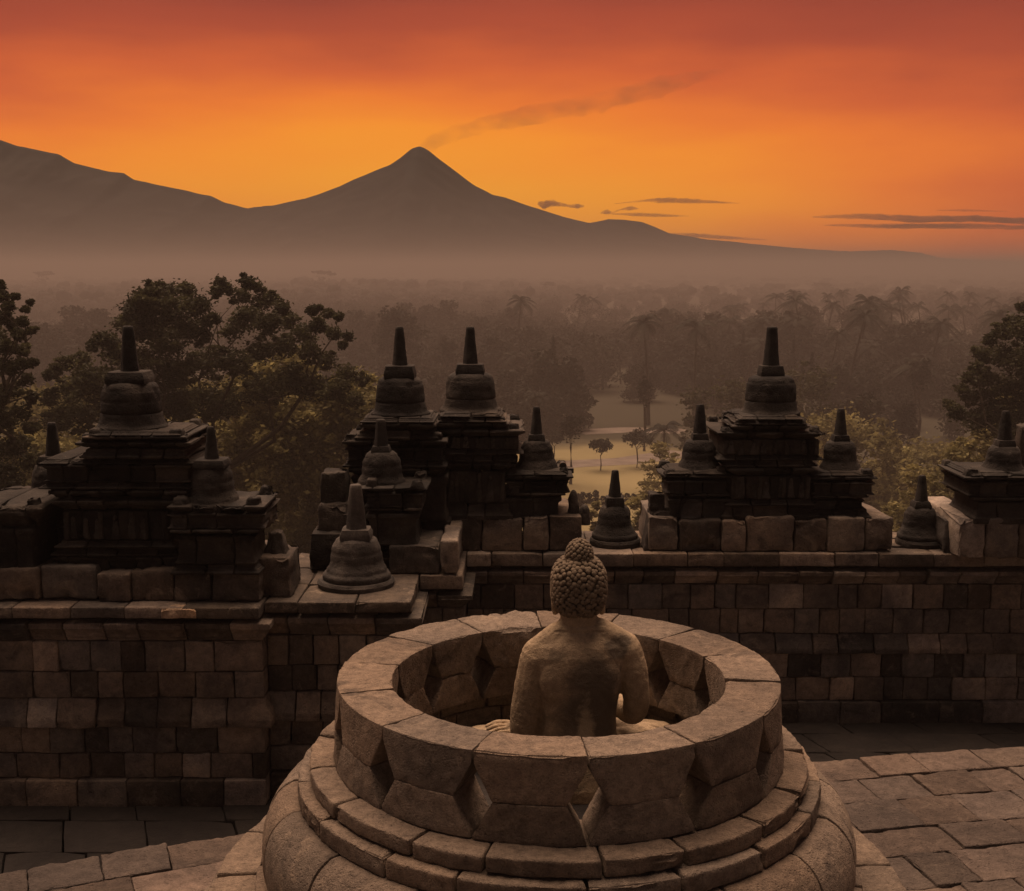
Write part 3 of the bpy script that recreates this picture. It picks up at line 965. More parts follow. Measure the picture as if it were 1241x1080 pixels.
def ring_course(name, n, r0, r1, z0, z1, ph, rout=None, seg=(16, 7, 6), rough=.004, lo=.8, hi=1.18, chip=.014, r=.010, special=None):
    m = MB()
    ths = [ph + (k + rg.uniform(-.13, .13)) * 2 * math.pi / n for k in range(n)]
    ths.append(ths[0] + 2 * math.pi)
    for k in range(n):
        tn = ring_tone(rg, lo, hi)
        am = (math.degrees(.5 * (ths[k] + ths[k + 1])) + 180) % 360 - 180
        if special and special[0] < am < special[1]: tn = (1.75, 1.62, 1.42)
        ring_block(m, ths[k], ths[k + 1], r0, r1, z0, z1, tn, gap=.006, seg=seg, rout=rout, rough=rough, chip=chip, r=r, dz=rg.uniform(-.003, .003), tilt=(rg.uniform(-.006, .006), 0))
    return m.build(name, M_RING, stupa)


ring_course('upper_step', 18, .80, 1.17, 30.966, 31.04, .10, seg=(20, 9, 5), rough=.005)
ring_course('lower_step', 18, .80, 1.225, 30.876, 30.964, .02, seg=(20, 9, 5), rough=.005)


def r_bulge(z):
    u = np.clip((z - 30.49) / .384, 0, 1)
    return 1.20 + .195 * np.sqrt(np.clip(1 - (np.abs(u - .36) / .66) ** 2.2, 0, 1))


ring_course('lotus_bulge', 18, .80, 1.33, 30.49, 30.874, .16, rout=r_bulge, seg=(18, 5, 16), r=.006, chip=.008, rough=.003)
ring_course('fillet_ring', 20, .9, 1.43, 30.42, 30.488, .08, seg=(16, 6, 4), r=.014)
ring_course('plate_lip', 24, .9, 1.668, 30.318, 30.372, .03, seg=(16, 10, 4), r=.012, lo=.78, hi=1.1)
ring_course('base_plate', 24, .9, 1.64, 30.374, 30.418, .03, seg=(16, 14, 4), r=.012, rough=.004, lo=.78, hi=1.2, special=(-79.5, -64.5))


def r_foot(z):
    u = np.clip((z - 30.11) / .206, 0, 1)
    return 1.47 + .14 * np.sqrt(np.clip(1 - (np.abs(u - .4) / .62) ** 2.2, 0, 1))


ring_course('foot_bulge', 20, .9, 1.55, 30.11, 30.316, .2, rout=r_foot, seg=(16, 4, 12), chip=.008)
ring_course('foot_slab', 22, .9, 1.86, 29.98, 30.12, .0, seg=(14, 8, 6), r=.045, rough=.006)
m = MB()
lathe(m, [(.9, 30.70), (.9, 30.83), (.02, 30.832)], (SX, SY, 0), 48, sub=.05, rough=.004)
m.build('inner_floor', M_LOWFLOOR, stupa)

# ------------------------------------------------------------------ the seated statue
B_LOC = Vector((0.315, 5.66, 30.835))
bm = bmesh.new()


def b_loft(rings, n=40, ex=2.4):
    """rings: (z, cx, cy, rx, ry)"""
    rows = []
    for (z, cx, cy_, rx, ry) in rings:
        row = []
        for k in range(n):
            a = 2 * math.pi * k / n
            ca, sa = math.cos(a), math.sin(a)
            row.append(bm.verts.new((cx + rx * math.copysign(abs(ca) ** (2 / ex), ca), cy_ + ry * math.copysign(abs(sa) ** (2 / ex), sa), z)))
        rows.append(row)
    for a, b in zip(rows[:-1], rows[1:]):
        for k in range(n):
            bm.faces.new((a[k], a[(k + 1) % n], b[(k + 1) % n], b[k]))
    bm.faces.new(rows[0][::-1]); bm.faces.new(rows[-1])


def b_limb(pts, n=16):
    """pts: (x, y, z, r) tapering limb with rounded ends"""
    P = [Vector(p[:3]) for p in pts]
    rr = [p[3] for p in pts]
    # smooth subdivision by Catmull-Rom
    Q, Rr = [], []
    for i in range(len(P) - 1):
        p0, p1, p2, p3 = P[max(i - 1, 0)], P[i], P[i + 1], P[min(i + 2, len(P) - 1)]
        for s in range(5):
            t = s / 5
            Q.append(.5 * ((2 * p1) + (-p0 + p2) * t + (2 * p0 - 5 * p1 + 4 * p2 - p3) * t * t + (-p0 + 3 * p1 - 3 * p2 + p3) * t ** 3))
            Rr.append(rr[i] + (rr[i + 1] - rr[i]) * (t * t * (3 - 2 * t)))
    Q.append(P[-1]); Rr.append(rr[-1])
    d0, d1 = (Q[0] - Q[1]).normalized(), (Q[-1] - Q[-2]).normalized()
    Q = [Q[0] + d0 * Rr[0] * f for f in (.97, .8, .45)] + Q + [Q[-1] + d1 * Rr[-1] * f for f in (.45, .8, .97)]
    Rr = [Rr[0] * f for f in (.25, .6, .9)] + Rr + [Rr[-1] * f for f in (.9, .6, .25)]
    rows = []
    ref = Vector((0, 0, 1))
    for i, q in enumerate(Q):
        t = (Q[min(i + 1, len(Q) - 1)] - Q[max(i - 1, 0)]).normalized()
        u = t.cross(ref)
        if u.length < .05: u = t.cross(Vector((0, 1, 0)))
        u.normalize()
        w = t.cross(u)
        rows.append([bm.verts.new(q + (u * math.cos(2 * math.pi * k / n) + w * math.sin(2 * math.pi * k / n)) * Rr[i]) for k in range(n)])
    for a, b in zip(rows[:-1], rows[1:]):
        for k in range(n):
            bm.faces.new((a[k], b[k], b[(k + 1) % n], a[(k + 1) % n]))
    bm.faces.new(rows[0]); bm.faces.new(rows[-1][::-1])


def b_ball(c, r, sub=3):
    mt = Matrix.Translation(c) @ Matrix.Diagonal((*(r if hasattr(r, '__len__') else (r, r, r)), 1))
    bmesh.ops.create_icosphere(bm, subdivisions=sub, radius=1.0, matrix=mt)


# torso: seat to neck, seen from behind; left shoulder a little lower than the right one
b_loft([(-.01, 0, 0, .25, .20), (.05, 0, 0, .255, .20), (.12, 0, 0, .232, .18), (.20, 0, 0, .20, .158), (.28, 0, 0, .183, .146), (.36, 0, 0, .180, .142), (.45, 0, .003, .192, .146),
        (.54, 0, .005, .213, .152), (.61, .002, .005, .232, .152), (.67, .004, .0, .240, .140), (.715, .006, -.002, .222, .122), (.745, .008, 0, .175, .105), (.775, .006, .004, .118, .092), (.80, .004, .008, .092, .086),
        (.83, 0, .012, .086, .084), (.88, 0, .02, .086, .084), (.93, 0, .025, .09, .09)], n=48, ex=2.25)
# shoulder blades and the furrow of the spine are left very soft, as on the worn stone
b_ball((-.09, -.085, .56), (.10, .055, .14))
b_ball((.095, -.085, .57), (.10, .055, .14))
b_ball((0, -.092, .52), (.07, .05, .22))
b_ball((-.19, .0, .635), (.085, .09, .085))
b_ball((.215, .0, .675), (.085, .088, .085))
b_limb([(-.05, .0, .78, .062), (-.12, -.005, .725, .072), (-.195, 0, .655, .078)])
b_limb([(.05, .0, .785, .062), (.125, -.005, .745, .072), (.21, 0, .69, .078)])
# arms
b_limb([(-.195, .0, .63, .086), (-.215, .005, .53, .084), (-.235, .01, .42, .082), (-.247, .02, .31, .080), (-.245, .05, .235, .072), (-.18, .19, .24, .052), (-.09, .285, .30, .040)])
b_limb([(.215, .0, .68, .084), (.250, -.005, .59, .077), (.270, -.005, .49, .068), (.278, .01, .40, .064), (.258, .06, .345, .058), (.17, .19, .37, .049), (.075, .28, .41, .038)])
# hands before the chest, five fingers each, tips touching in the teaching gesture
for s, wx, wz in ((1, .075, .41), (-1, -.09, .30)):
    palm = Vector((wx - s * .05, .305, wz + .03))
    b_limb([(wx, .28, wz, .036), (palm.x, palm.y, palm.z, .040), (palm.x - s * .03, palm.y + .01, palm.z + .02, .034)])
    for j, (fx, fl_) in enumerate(((.030, .078), (.012, .088), (-.006, .082), (-.024, .064))):
        b0 = palm + Vector((-s * (.035 + j * .004), .012, .035 + fx * .9))
        b_limb([(*b0, .0125), (*(b0 + Vector((-s * fl_ * .45, .022, .012 - j * .006))), .0115), (*(b0 + Vector((-s * fl_ * .85, .0, .0 - j * .01))), .0095)], n=8)
    t0 = palm + Vector((-s * .005, -.01, .035))
    b_limb([(*t0, .0145), (*(t0 + Vector((-s * .03, .005, .032))), .0125), (*(t0 + Vector((-s * .06, .012, .030))), .0105)], n=8)
# crossed legs
b_limb([(-.13, .02, .09, .125), (-.30, .16, .105, .112), (-.46, .29, .095, .088), (-.44, .38, .085, .080), (-.22, .42, .075, .070), (.05, .40, .085, .056)])
b_limb([(.13, .02, .10, .128), (.29, .15, .13, .118), (.44, .29, .11, .090), (.42, .37, .10, .082), (.20, .40, .12, .070), (-.03, .345, .17, .056)])
# feet turned up on the thighs, toes outward
for s, hz, base in ((-1, .232, (-.02, .33)), (1, .205, (.02, .30))):
    b_limb([(base[0], base[1], hz - .02, .046), (s * .14, .25, hz + .005, .046), (s * .25, .175, hz + .012, .044), (s * .305, .14, hz + .012, .036)])
    for j, (ln_, rr_) in enumerate(((.105, .0150), (.108, .0128), (.100, .0120), (.088, .0112), (.074, .0105))):
        q0 = Vector((s * (.325 - j * .004),   .205 - j * .034, hz + .012 - j * .003))
        b_limb([(*q0, rr_), (*(q0 + Vector((s * ln_ * .55, -.012, .006))), rr_ * .95), (*(q0 + Vector((s * ln_, -.02, -.008))), rr_ * .8)], n=8)
# head: skull, jaw, nose, brow, lips, long ears
b_ball((0, .025, .985), (.112, .128, .135), 4)
b_ball((0, .055, .90), (.082, .085, .075))
b_limb([(0, .150, 1.0, .010), (0, .165, .965, .014), (0, .172, .945, .018)], n=10)
b_ball((0, .135, .872), (.030, .022, .022))
b_ball((0, .148, .912), (.030, .012, .008)); b_ball((0, .147, .900), (.026, .012, .008))
for s in (-1, 1):
    b_ball((s * .042, .128, .985), (.026, .016, .011))
    b_limb([(s * .015, .148, 1.005, .007), (s * .045, .142, 1.012, .008), (s * .078, .118, 1.002, .006)], n=8)
    b_limb([(s * .114, .03, 1.0, .018), (s * .121, .025, .96, .016), (s * .117, .028, .905, .014), (s * .11, .03, .855, .017)], n=10)
bmesh.ops.recalc_face_normals(bm, faces=bm.faces)
me = bpy.data.meshes.new('statue_raw')
bm.to_mesh(me); bm.free()
raw = bpy.data.objects.new('statue_raw', me)
C.objects.link(raw)
md = raw.modifiers.new('r', 'REMESH'); md.mode = 'VOXEL'; md.voxel_size = .0055; md.use_smooth_shade = True
md = raw.modifiers.new('s', 'SMOOTH'); md.factor = .5; md.iterations = 8
dg = bpy.context.evaluated_depsgraph_get()
body_me = bpy.data.meshes.new_from_object(raw.evaluated_get(dg))
bpy.data.objects.remove(raw)
nv = len(body_me.vertices)
co = np.zeros(nv * 3, np.float32); body_me.vertices.foreach_get('co', co); co = co.reshape(-1, 3)
nrm = np.zeros(nv * 3, np.float32); body_me.vertices.foreach_get('normal', nrm); nrm = nrm.reshape(-1, 3)
co = co + nrm * (.0013 * vn(co, 11, 2) + .0012 * vn(co, 38, 9) + .0012 * vn(co, 90, 5))[:, None]
# two creases of the neck
for zc in (.812, .785):
    g = np.exp(-((co[:, 2] - zc - .01 * co[:, 1]) / .005) ** 2) * (np.abs(co[:, 0]) < .12)
    co = co - nrm * (.0045 * g)[:, None]
body_me.vertices.foreach_set('co', co.astype(np.float32).ravel())
ca = body_me.color_attributes.new('tone', 'FLOAT_COLOR', 'POINT')
ca.data.foreach_set('color', np.ones(nv * 4, np.float32))
for p_ in body_me.polygons: p_.use_smooth = True
body_me.materials.clear(); body_me.materials.append(M_STATUE)
body_me.name = 'body'
statue = thing('seated_statue', B_LOC, 'bare shouldered seated stone statue with curled hair, seen from behind inside the open stupa', 'statue')
body = bpy.data.objects.new('body', body_me); body.parent = statue; C.objects.link(body)

# hair: tight snail curls over skull and topknot
hb = MB()
HC = [(Vector((0, .012, .985)), Vector((.126, .130, .143))), (Vector((0, .0, 1.130)), Vector((.062, .062, .080)))]
ico = bmesh.new(); bmesh.ops.create_icosphere(ico, subdivisions=2, radius=1.0)
ico.verts.ensure_lookup_table()
IV = np.array([v.co[:] for v in ico.verts]); IF = np.array([[v.index for v in f.verts] for f in ico.faces]); ico.free()
for hc, hr in HC:
    ic = bmesh.new(); bmesh.ops.create_icosphere(ic, subdivisions=4, radius=1.0)
    V = np.array([v.co[:] for v in ic.verts]); F = np.array([[v.index for v in f.verts] for f in ic.faces]); ic.free()
    if hr.z > .1: V = V / ((np.abs(V) ** 2.7).sum(1) ** (1 / 2.7))[:, None]
    # below the hairline the cap is tucked inside the skull
    P = V * (np.array(hr) * .95) + np.array(hc)
    low = P[:, 2] < .85
    P[low, 2] = .85 + (P[low, 2] - .85) * .3
    fr = (P[:, 1] > .06) & (P[:, 2] < 1.04)
    P[fr, 1] = .06 + (P[fr, 1] - .06) * .45
    hb.add(P + np.array(B_LOC), None, F, tone=(.75, .75, .75))
rg2 = random.Random(3)
gold = math.pi * (3 - math.sqrt(5))
for (hc, hr), n, cr_ in ((HC[0], 640, .0127), (HC[1], 170, .0110)):
    for k in range(n):
        zz = 1 - 2 * (k + .5) / n
        rr_ = math.sqrt(1 - zz * zz)
        d = Vector((rr_ * math.cos(k * gold) + rg2.uniform(-.045, .045), rr_ * math.sin(k * gold) + rg2.uniform(-.045, .045), zz + rg2.uniform(-.045, .045))).normalized()
        if hr.z > .1: d = d / (abs(d.x) ** 2.7 + abs(d.y) ** 2.7 + abs(d.z) ** 2.7) ** (1 / 2.7)
        q = hc + Vector((d.x * hr.x, d.y * hr.y, d.z * hr.z))
        if q.z < .842 or (q.y > .07 and q.z < 1.05): continue
        if hc is HC[1][0] and q.z < 1.10: continue
        nrm_ = Vector((d.x / hr.x, d.y / hr.y, d.z / hr.z)).normalized()
        s_ = cr_ * rg2.uniform(.88, 1.1)
        V = IV.copy()
        # flattened bead with a small dimple: a snail curl
        side = V - np.outer(V @ np.array(nrm_), np.array(nrm_))
        up_ = V @ np.array(nrm_)
        V = side + np.outer(up_ * .78 - .35 * np.exp(-(np.linalg.norm(side, axis=1) / .3) ** 2) * (up_ > 0), np.array(nrm_))
        t_ = rg2.uniform(.85, 1.2)
        hb.add(V * s_ + np.array(q) + np.array(B_LOC), None, IF, tone=(t_, t_, t_))
hair = hb.build('curled_hair', M_HAIR, statue, sharp=0)
statue.rotation_euler = (0, 0, RAD(2))

# ------------------------------------------------------------------ the plain
PLAIN_FAR = 15000.0


def ground_h(x, y):
    d = np.sqrt(np.asarray(x) ** 2 + (np.maximum(np.asarray(y) - 6, 0)) ** 2)
    return 15.0 * np.clip(1 - np.clip((d - 28) / 75.0, 0, 1), 0, 1) ** 1.6


def grid_lines(a, b, fine, n):
    s = np.linspace(-1, 1, n)
    return np.sign(s) * (np.abs(s) ** 3.2) * b


gx = grid_lines(-9000, 9000, 2, 161)
gy = np.concatenate([np.linspace(-300, 40, 18), 40 + (np.linspace(0, 1, 120)[1:] ** 3.0) * (PLAIN_FAR - 40)])
GX, GY = np.meshgrid(gx, gy, indexing='ij')
GZ = ground_h(GX, GY)
GZ = GZ + np.clip((np.hypot(GX, GY) - 330) / 300, 0, 1) * 1.2 * vn(np.stack([GX.ravel(), GY.ravel(), GX.ravel() * 0], 1), .006, 3).reshape(GX.shape)
i, j = np.meshgrid(np.arange(len(gx) - 1), np.arange(len(gy) - 1), indexing='ij')
w_ = len(gy)
Q = np.stack([i * w_ + j, (i + 1) * w_ + j, (i + 1) * w_ + j + 1, i * w_ + j + 1], -1).reshape(-1, 4)
mb = MB(); mb.add(np.stack([GX, GY, GZ], -1).reshape(-1, 3), Q)


def simple_noise_mat(name, stops, scale, rough=.95, transl=0.0, use_tone=False, detail=6):
    m, t, out = new_mat(name)
    tcn = N(t, 'ShaderNodeTexCoord')
    n = N(t, 'ShaderNodeTexNoise'); n.inputs['Scale'].default_value = scale; n.inputs['Detail'].default_value = detail
    L(t, tcn.outputs['Object'], n.inputs['Vector'])
    r = N(t, 'ShaderNodeValToRGB'); L(t, n.outputs[0], r.inputs[0])
    e = r.color_ramp.elements
    e[0].position, e[0].color = stops[0][0], (*stops[0][1], 1)
    e[1].position, e[1].color = stops[-1][0], (*stops[-1][1], 1)
    for p_, c_ in stops[1:-1]:
        x = e.new(p_); x.color = (*c_, 1)
    col = r.outputs[0]
    if use_tone:
        a = N(t, 'ShaderNodeAttribute', attribute_name='tone')
        mx = N(t, 'ShaderNodeMixRGB', blend_type='MULTIPLY'); mx.inputs[0].default_value = 1
        L(t, col, mx.inputs[1]); L(t, a.outputs['Color'], mx.inputs[2])
        col = mx.outputs[0]
    b = N(t, 'ShaderNodeBsdfPrincipled'); L(t, col, b.inputs['Base Color'])
    b.inputs['Roughness'].default_value = rough
    b.inputs['Specular IOR Level'].default_value = .2
    sh = b.outputs[0]
    if transl:
        tr = N(t, 'ShaderNodeBsdfTranslucent'); L(t, col, tr.inputs['Color'])
        ms = N(t, 'ShaderNodeMixShader'); ms.inputs[0].default_value = transl
        L(t, sh, ms.inputs[1]); L(t, tr.outputs[0], ms.inputs[2])
        sh = ms.outputs[0]
    L(t, sh, out.inputs['Surface'])
    return m


M_GRASS = simple_noise_mat('meadow_grass', [(.35, (.16, .13, .065)), (.5, (.23, .19, .095)), (.68, (.29, .24, .12))], .03, detail=9)  # dry grass, its colour brightened to carry the glow of low mist
M_PATH = simple_noise_mat('dusty_path', [(.35, (.16, .13, .11)), (.65, (.22, .18, .15))], .4)
M_LEAF = simple_noise_mat('leaves_dark', [(.3, (.028, .030, .015)), (.7, (.075, .072, .033))], .6, transl=.35, use_tone=True, rough=.7)
M_LEAFL = simple_noise_mat('leaves_mist_pale', [(.3, (.16, .145, .062)), (.7, (.30, .26, .115))], .5, transl=.45, use_tone=True, rough=.7)  # glow of the valley mist is put into these pale leaf colours
M_LEAFF = simple_noise_mat('leaves_far', [(.3, (.011, .0115, .008)), (.7, (.026, .025, .015))], .15, transl=.12, use_tone=True, rough=.8)
M_BARK = simple_noise_mat('bark', [(.3, (.03, .024, .018)), (.7, (.09, .07, .05))], 4.0)
M_ROCK = simple_noise_mat('volcano_rock', [(.35, (.016, .015, .016)), (.5, (.019, .018, .018)), (.65, (.022, .0205, .020))], .0012, detail=9)

# bare dark forest floor everywhere but on the mown lawn
gt = M_GRASS.node_tree
gb = [n for n in gt.nodes if n.type == 'BSDF_PRINCIPLED'][0]
gcol = gb.inputs['Base Color'].links[0].from_socket
gp = N(gt, 'ShaderNodeTexCoord')
gs = N(gt, 'ShaderNodeVectorMath', operation='SUBTRACT'); L(gt, gp.outputs['Object'], gs.inputs[0]); gs.inputs[1].default_value = (13, 178, 0)
gd = N(gt, 'ShaderNodeVectorMath', operation='DIVIDE'); L(gt, gs.outputs[0], gd.inputs[0]); gd.inputs[1].default_value = (26, 62, 50)
gl = N(gt, 'ShaderNodeVectorMath', operation='LENGTH'); L(gt, gd.outputs[0], gl.inputs[0])
gn = N(gt, 'ShaderNodeTexNoise'); gn.inputs['Scale'].default_value = .06; gn.inputs['Detail'].default_value = 5; L(gt, gp.outputs['Object'], gn.inputs['Vector'])
gm = N(gt, 'ShaderNodeMapRange')
L(gt, math_node(gt, 'ADD', gl.outputs['Value'], math_node(gt, 'MULTIPLY', math_node(gt, 'SUBTRACT', gn.outputs[0], .5), .7)), gm.inputs[0])
gm.inputs[1].default_value, gm.inputs[2].default_value = .85, 1.05
gx_ = N(gt, 'ShaderNodeMixRGB'); L(gt, gm.outputs[0], gx_.inputs[0]); L(gt, gcol, gx_.inputs[1]); gx_.inputs[2].default_value = (.042, .038, .024, 1)
L(gt, gx_.outputs[0], gb.inputs['Base Color'])
tag(mb.build('ground', M_GRASS, sharp=0), kind='structure')


def strip(name, pts, w, dz, mat):
    """a path laid on the plain"""
    m = MB()
    P = [Vector(p) for p in pts]
    dense = []
    for a, b in zip(P[:-1], P[1:]):
        for s in range(12): dense.append(a.lerp(b, s / 12))
    dense.append(P[-1])
    V = []
    for k, p in enumerate(dense):
        t = (dense[min(k + 1, len(dense) - 1)] - dense[max(k - 1, 0)]).normalized()
        u = Vector((t.y, -t.x))
        for s in (-1, -.33, .33, 1):
            q = Vector((p.x, p.y)) + u * w * s * .5
            V.append((q.x, q.y, float(ground_h(q.x, q.y)) + dz))
    n = len(dense)
    Q = [(k * 4 + s, k * 4 + s + 1, (k + 1) * 4 + s + 1, (k + 1) * 4 + s) for k in range(n - 1) for s in range(3)]
    m.add(V, Q)
    return tag(m.build(name, mat, sharp=0), kind='structure')


def gnd(x, y):
    """where the plain lies under a photo pixel (flat part)"""
    f, d = ray(y)
    t = CAM_Z / d
    return ((x - 620.5) / FOC * t, f * t)


pa = [gnd(640, 566), gnd(700, 562), gnd(760, 559), gnd(800, 553), gnd(830, 548)]
strip('garden_path', [(x, y, 0) for x, y in pa], 7.5, .03, M_PATH)
pb = [gnd(700, 524), gnd(760, 521), gnd(830, 523)]
strip('garden_path', [(x, y, 0) for x, y in pb], 8, .03, M_PATH)

# ------------------------------------------------------------------ trees
nrs = np.random.RandomState(12)


def leaf_cloud(mb, cen, rad, n, size, tone=1.0, shell=.55, asp=.5):
    """n leaf quads spread through an ellipsoid"""
    cen = np.asarray(cen, float); rad = np.asarray(rad if hasattr(rad, '__len__') else (rad,) * 3, float)
    d = nrs.normal(size=(n, 3)); d /= np.linalg.norm(d, axis=1, keepdims=True)
    r = nrs.uniform(0, 1, n) ** shell
    p = cen + d * rad * r[:, None]
    a = nrs.normal(size=(n, 3)); a[:, 2] *= .6; a /= np.linalg.norm(a, axis=1, keepdims=True)
    b = np.cross(a, nrs.normal(size=(n, 3))); b /= np.linalg.norm(b, axis=1, keepdims=True)
    s = size * nrs.uniform(.6, 1.35, n)[:, None]
    V = np.stack([p - a * s, p + b * s * asp, p + a * s, p - b * s * asp], 1).reshape(-1, 3)
    Q = np.arange(n * 4).reshape(n, 4)
    t = tone * nrs.uniform(.7, 1.35, n)
    T = np.repeat(t, 4)
    mb.add(V, Q, tone=np.stack([T, T, T], 1))


def limbs(mb, base, fork, ends, r0, n=7, wob=.12, mains=None):
    base, fork = Vector(base), Vector(fork)
    mid = base.lerp(fork, .5) + Vector((nrs.normal() * .02, nrs.normal() * .02, 0)) * (fork - base).length
    tube(mb, [base, mid, fork], [r0, r0 * .8, r0 * .68], n)
    ends = [Vector(e) for e in ends]
    mains = mains or max(3, len(ends) // 3)
    order = list(nrs.permutation(len(ends)))
    nodes = []
    for q, k in enumerate(order):
        e = ends[k]
        if q < mains or not nodes:
            s, rr = fork - (fork - mid) * .1, r0 * nrs.uniform(.26, .42)
        else:
            # branch off the nearest main limb that lies below it
            s, rs = min(nodes, key=lambda t: (t[0] - e).length + max(0, t[0].z - e.z) * 3)
            rr = rs * .8
        d = e - s
        m1 = s.lerp(e, .33) + Vector((nrs.normal(), nrs.normal(), abs(nrs.normal()) * .5)) * d.length * wob
        m2 = s.lerp(e, .68) + Vector((nrs.normal(), nrs.normal(), nrs.normal() * .5 + .3)) * d.length * wob
        tube(mb, [s, m1, m2, e], [rr, rr * .72, rr * .45, rr * .14], 6, cap=False)
        if q < mains:
            nodes += [(m1, rr * .6), (m2, rr * .42), (s.lerp(m1, .6), rr * .7)]


def broadleaf(name, H, W, ncl, nleaf, size, mat, trunk=.3, flat=.75, loc=(0, 0, 0), label=None, cat=None, group=None, dens_top=True):
    loc = Vector(loc)
    root = thing(name, loc, label, cat, group)
    cr = MB(); tk = MB()
    zc = H * (trunk + (1 - trunk) * .5)
    hz = H * (1 - trunk) * .5
    ends = []
    for k in range(ncl):
        d = nrs.normal(size=3); d /= np.linalg.norm(d)
        if d[2] < -.4: d[2] *= -.5
        rr = nrs.uniform(.45, .95)
        c = (d[0] * W * .5 * rr * .85, d[1] * W * .5 * rr * .85, zc + d[2] * hz * rr * .85)
        cl = W * nrs.uniform(.10, .19)
        leaf_cloud(cr, np.array(c) + np.array(loc), (cl, cl, cl * flat), nleaf, size, tone=nrs.uniform(.6, 1.4))
        ends.append(Vector(c) + loc)
    leaf_cloud(cr, np.array((0, 0, zc)) + np.array(loc), (W * .36, W * .36, hz * .75), nleaf * 3, size, tone=.75, shell=.4)
    if trunk < .1:
        for q in range(7):
            a_ = nrs.uniform(0, 6.28)
            leaf_cloud(cr, np.array((math.cos(a_) * W * .27, math.sin(a_) * W * .27, H * .17)) + np.array(loc), (W * .2, W * .2, H * .17), nleaf, size, tone=nrs.uniform(.6, 1.0))
    limbs(tk, loc + Vector((0, 0, -.5)), loc + Vector((0, 0, H * trunk * 1.1)), [e for e in ends if nrs.rand() < .6], H * .022)
    tk.build('trunk', M_BARK, root)
    cr.build('crown', mat, root, sharp=0, smooth=False)
    return root


def palm(name, H, fl, loc=(0, 0, 0), label=None, cat='palm tree', group=None, nf=17, mat=None):
    loc = Vector(loc)
    root = thing(name, loc, label, cat, group)
    tk = MB(); fr = MB()
    bend = Vector((nrs.normal() * .05, nrs.normal() * .05, 0)) * H
    tube(tk, [loc + Vector((0, 0, -.5)), loc + bend * .3 + Vector((0, 0, H * .5)), loc + bend + Vector((0, 0, H))], [H * .02 + .05, H * .014 + .04, .11], 8)
    top = loc + bend + Vector((0, 0, H))
    for k in range(nf):
        az = 2 * math.pi * k / nf + nrs.uniform(-.2, .2)
        el = nrs.uniform(-.35, 1.15)
        Lf = fl * nrs.uniform(.85, 1.1)
        dv = Vector((math.cos(az) * math.cos(el), math.sin(az) * math.cos(el), math.sin(el)))
        sd = Vector((-math.sin(az), math.cos(az), 0))
        pts = [top + dv * Lf * s + Vector((0, 0, -.62 * Lf * s ** 2.2)) for s in np.linspace(0, 1, 9)]
        tube(fr, pts, np.linspace(.05, .012, 9), 4, cap=False, tone=(.8, .8, .6))
        V, Q = [], []
        for s in range(1, 9):
            p, t = pts[s], (pts[s] - pts[s - 1]).normalized()
            for q in (0, .33, .66):
                b = pts[s - 1].lerp(p, q)
                ll = Lf * .26 * math.sin(math.pi * min(1, (.12 + .82 * (s - 1 + q) / 8)))
                for sg in (-1, 1):
                    tip = b + (sd * sg * .8 + t * .55 + Vector((0, 0, -.35 - .15 * nrs.rand()))) * ll
                    n0 = len(V)
                    V += [tuple(b - t * Lf * .012), tuple(b + t * Lf * .018), tuple(tip), tuple(b.lerp(tip, .5) - t * Lf * .02)]
                    Q.append((n0, n0 + 1, n0 + 2, n0 + 3))
        tt = nrs.uniform(.7, 1.3)
        fr.add(V, Q, tone=(tt, tt, tt))
    tk.build('trunk', M_BARK, root)
    fr.build('fronds', mat or M_LEAFF, root, sharp=0, smooth=False)
    return root


def cypress(name, H, W, loc=(0, 0, 0), label=None, cat='cypress', group=None):
    loc = Vector(loc)
    root = thing(name, loc, label, cat, group)
    tk = MB(); cr = MB()
    tube(tk, [loc + Vector((0, 0, -.5)), loc + Vector((0, 0, H * .9))], [H * .015 + .05, .04], 7)
    for k in range(26):
        f = k / 25
        r = W * .5 * (math.sin(math.pi * min(1, .12 + .88 * f)) ** .7) * nrs.uniform(.75, 1.2)
        leaf_cloud(cr, np.array(loc) + (nrs.normal() * W * .06, nrs.normal() * W * .06, H * (.06 + .92 * f)), (r, r, H * .035), 46, .30, tone=nrs.uniform(.7, 1.2))
    tk.build('trunk', M_BARK, root)
    cr.build('crown', M_LEAFF, root, sharp=0, smooth=False)
    return root


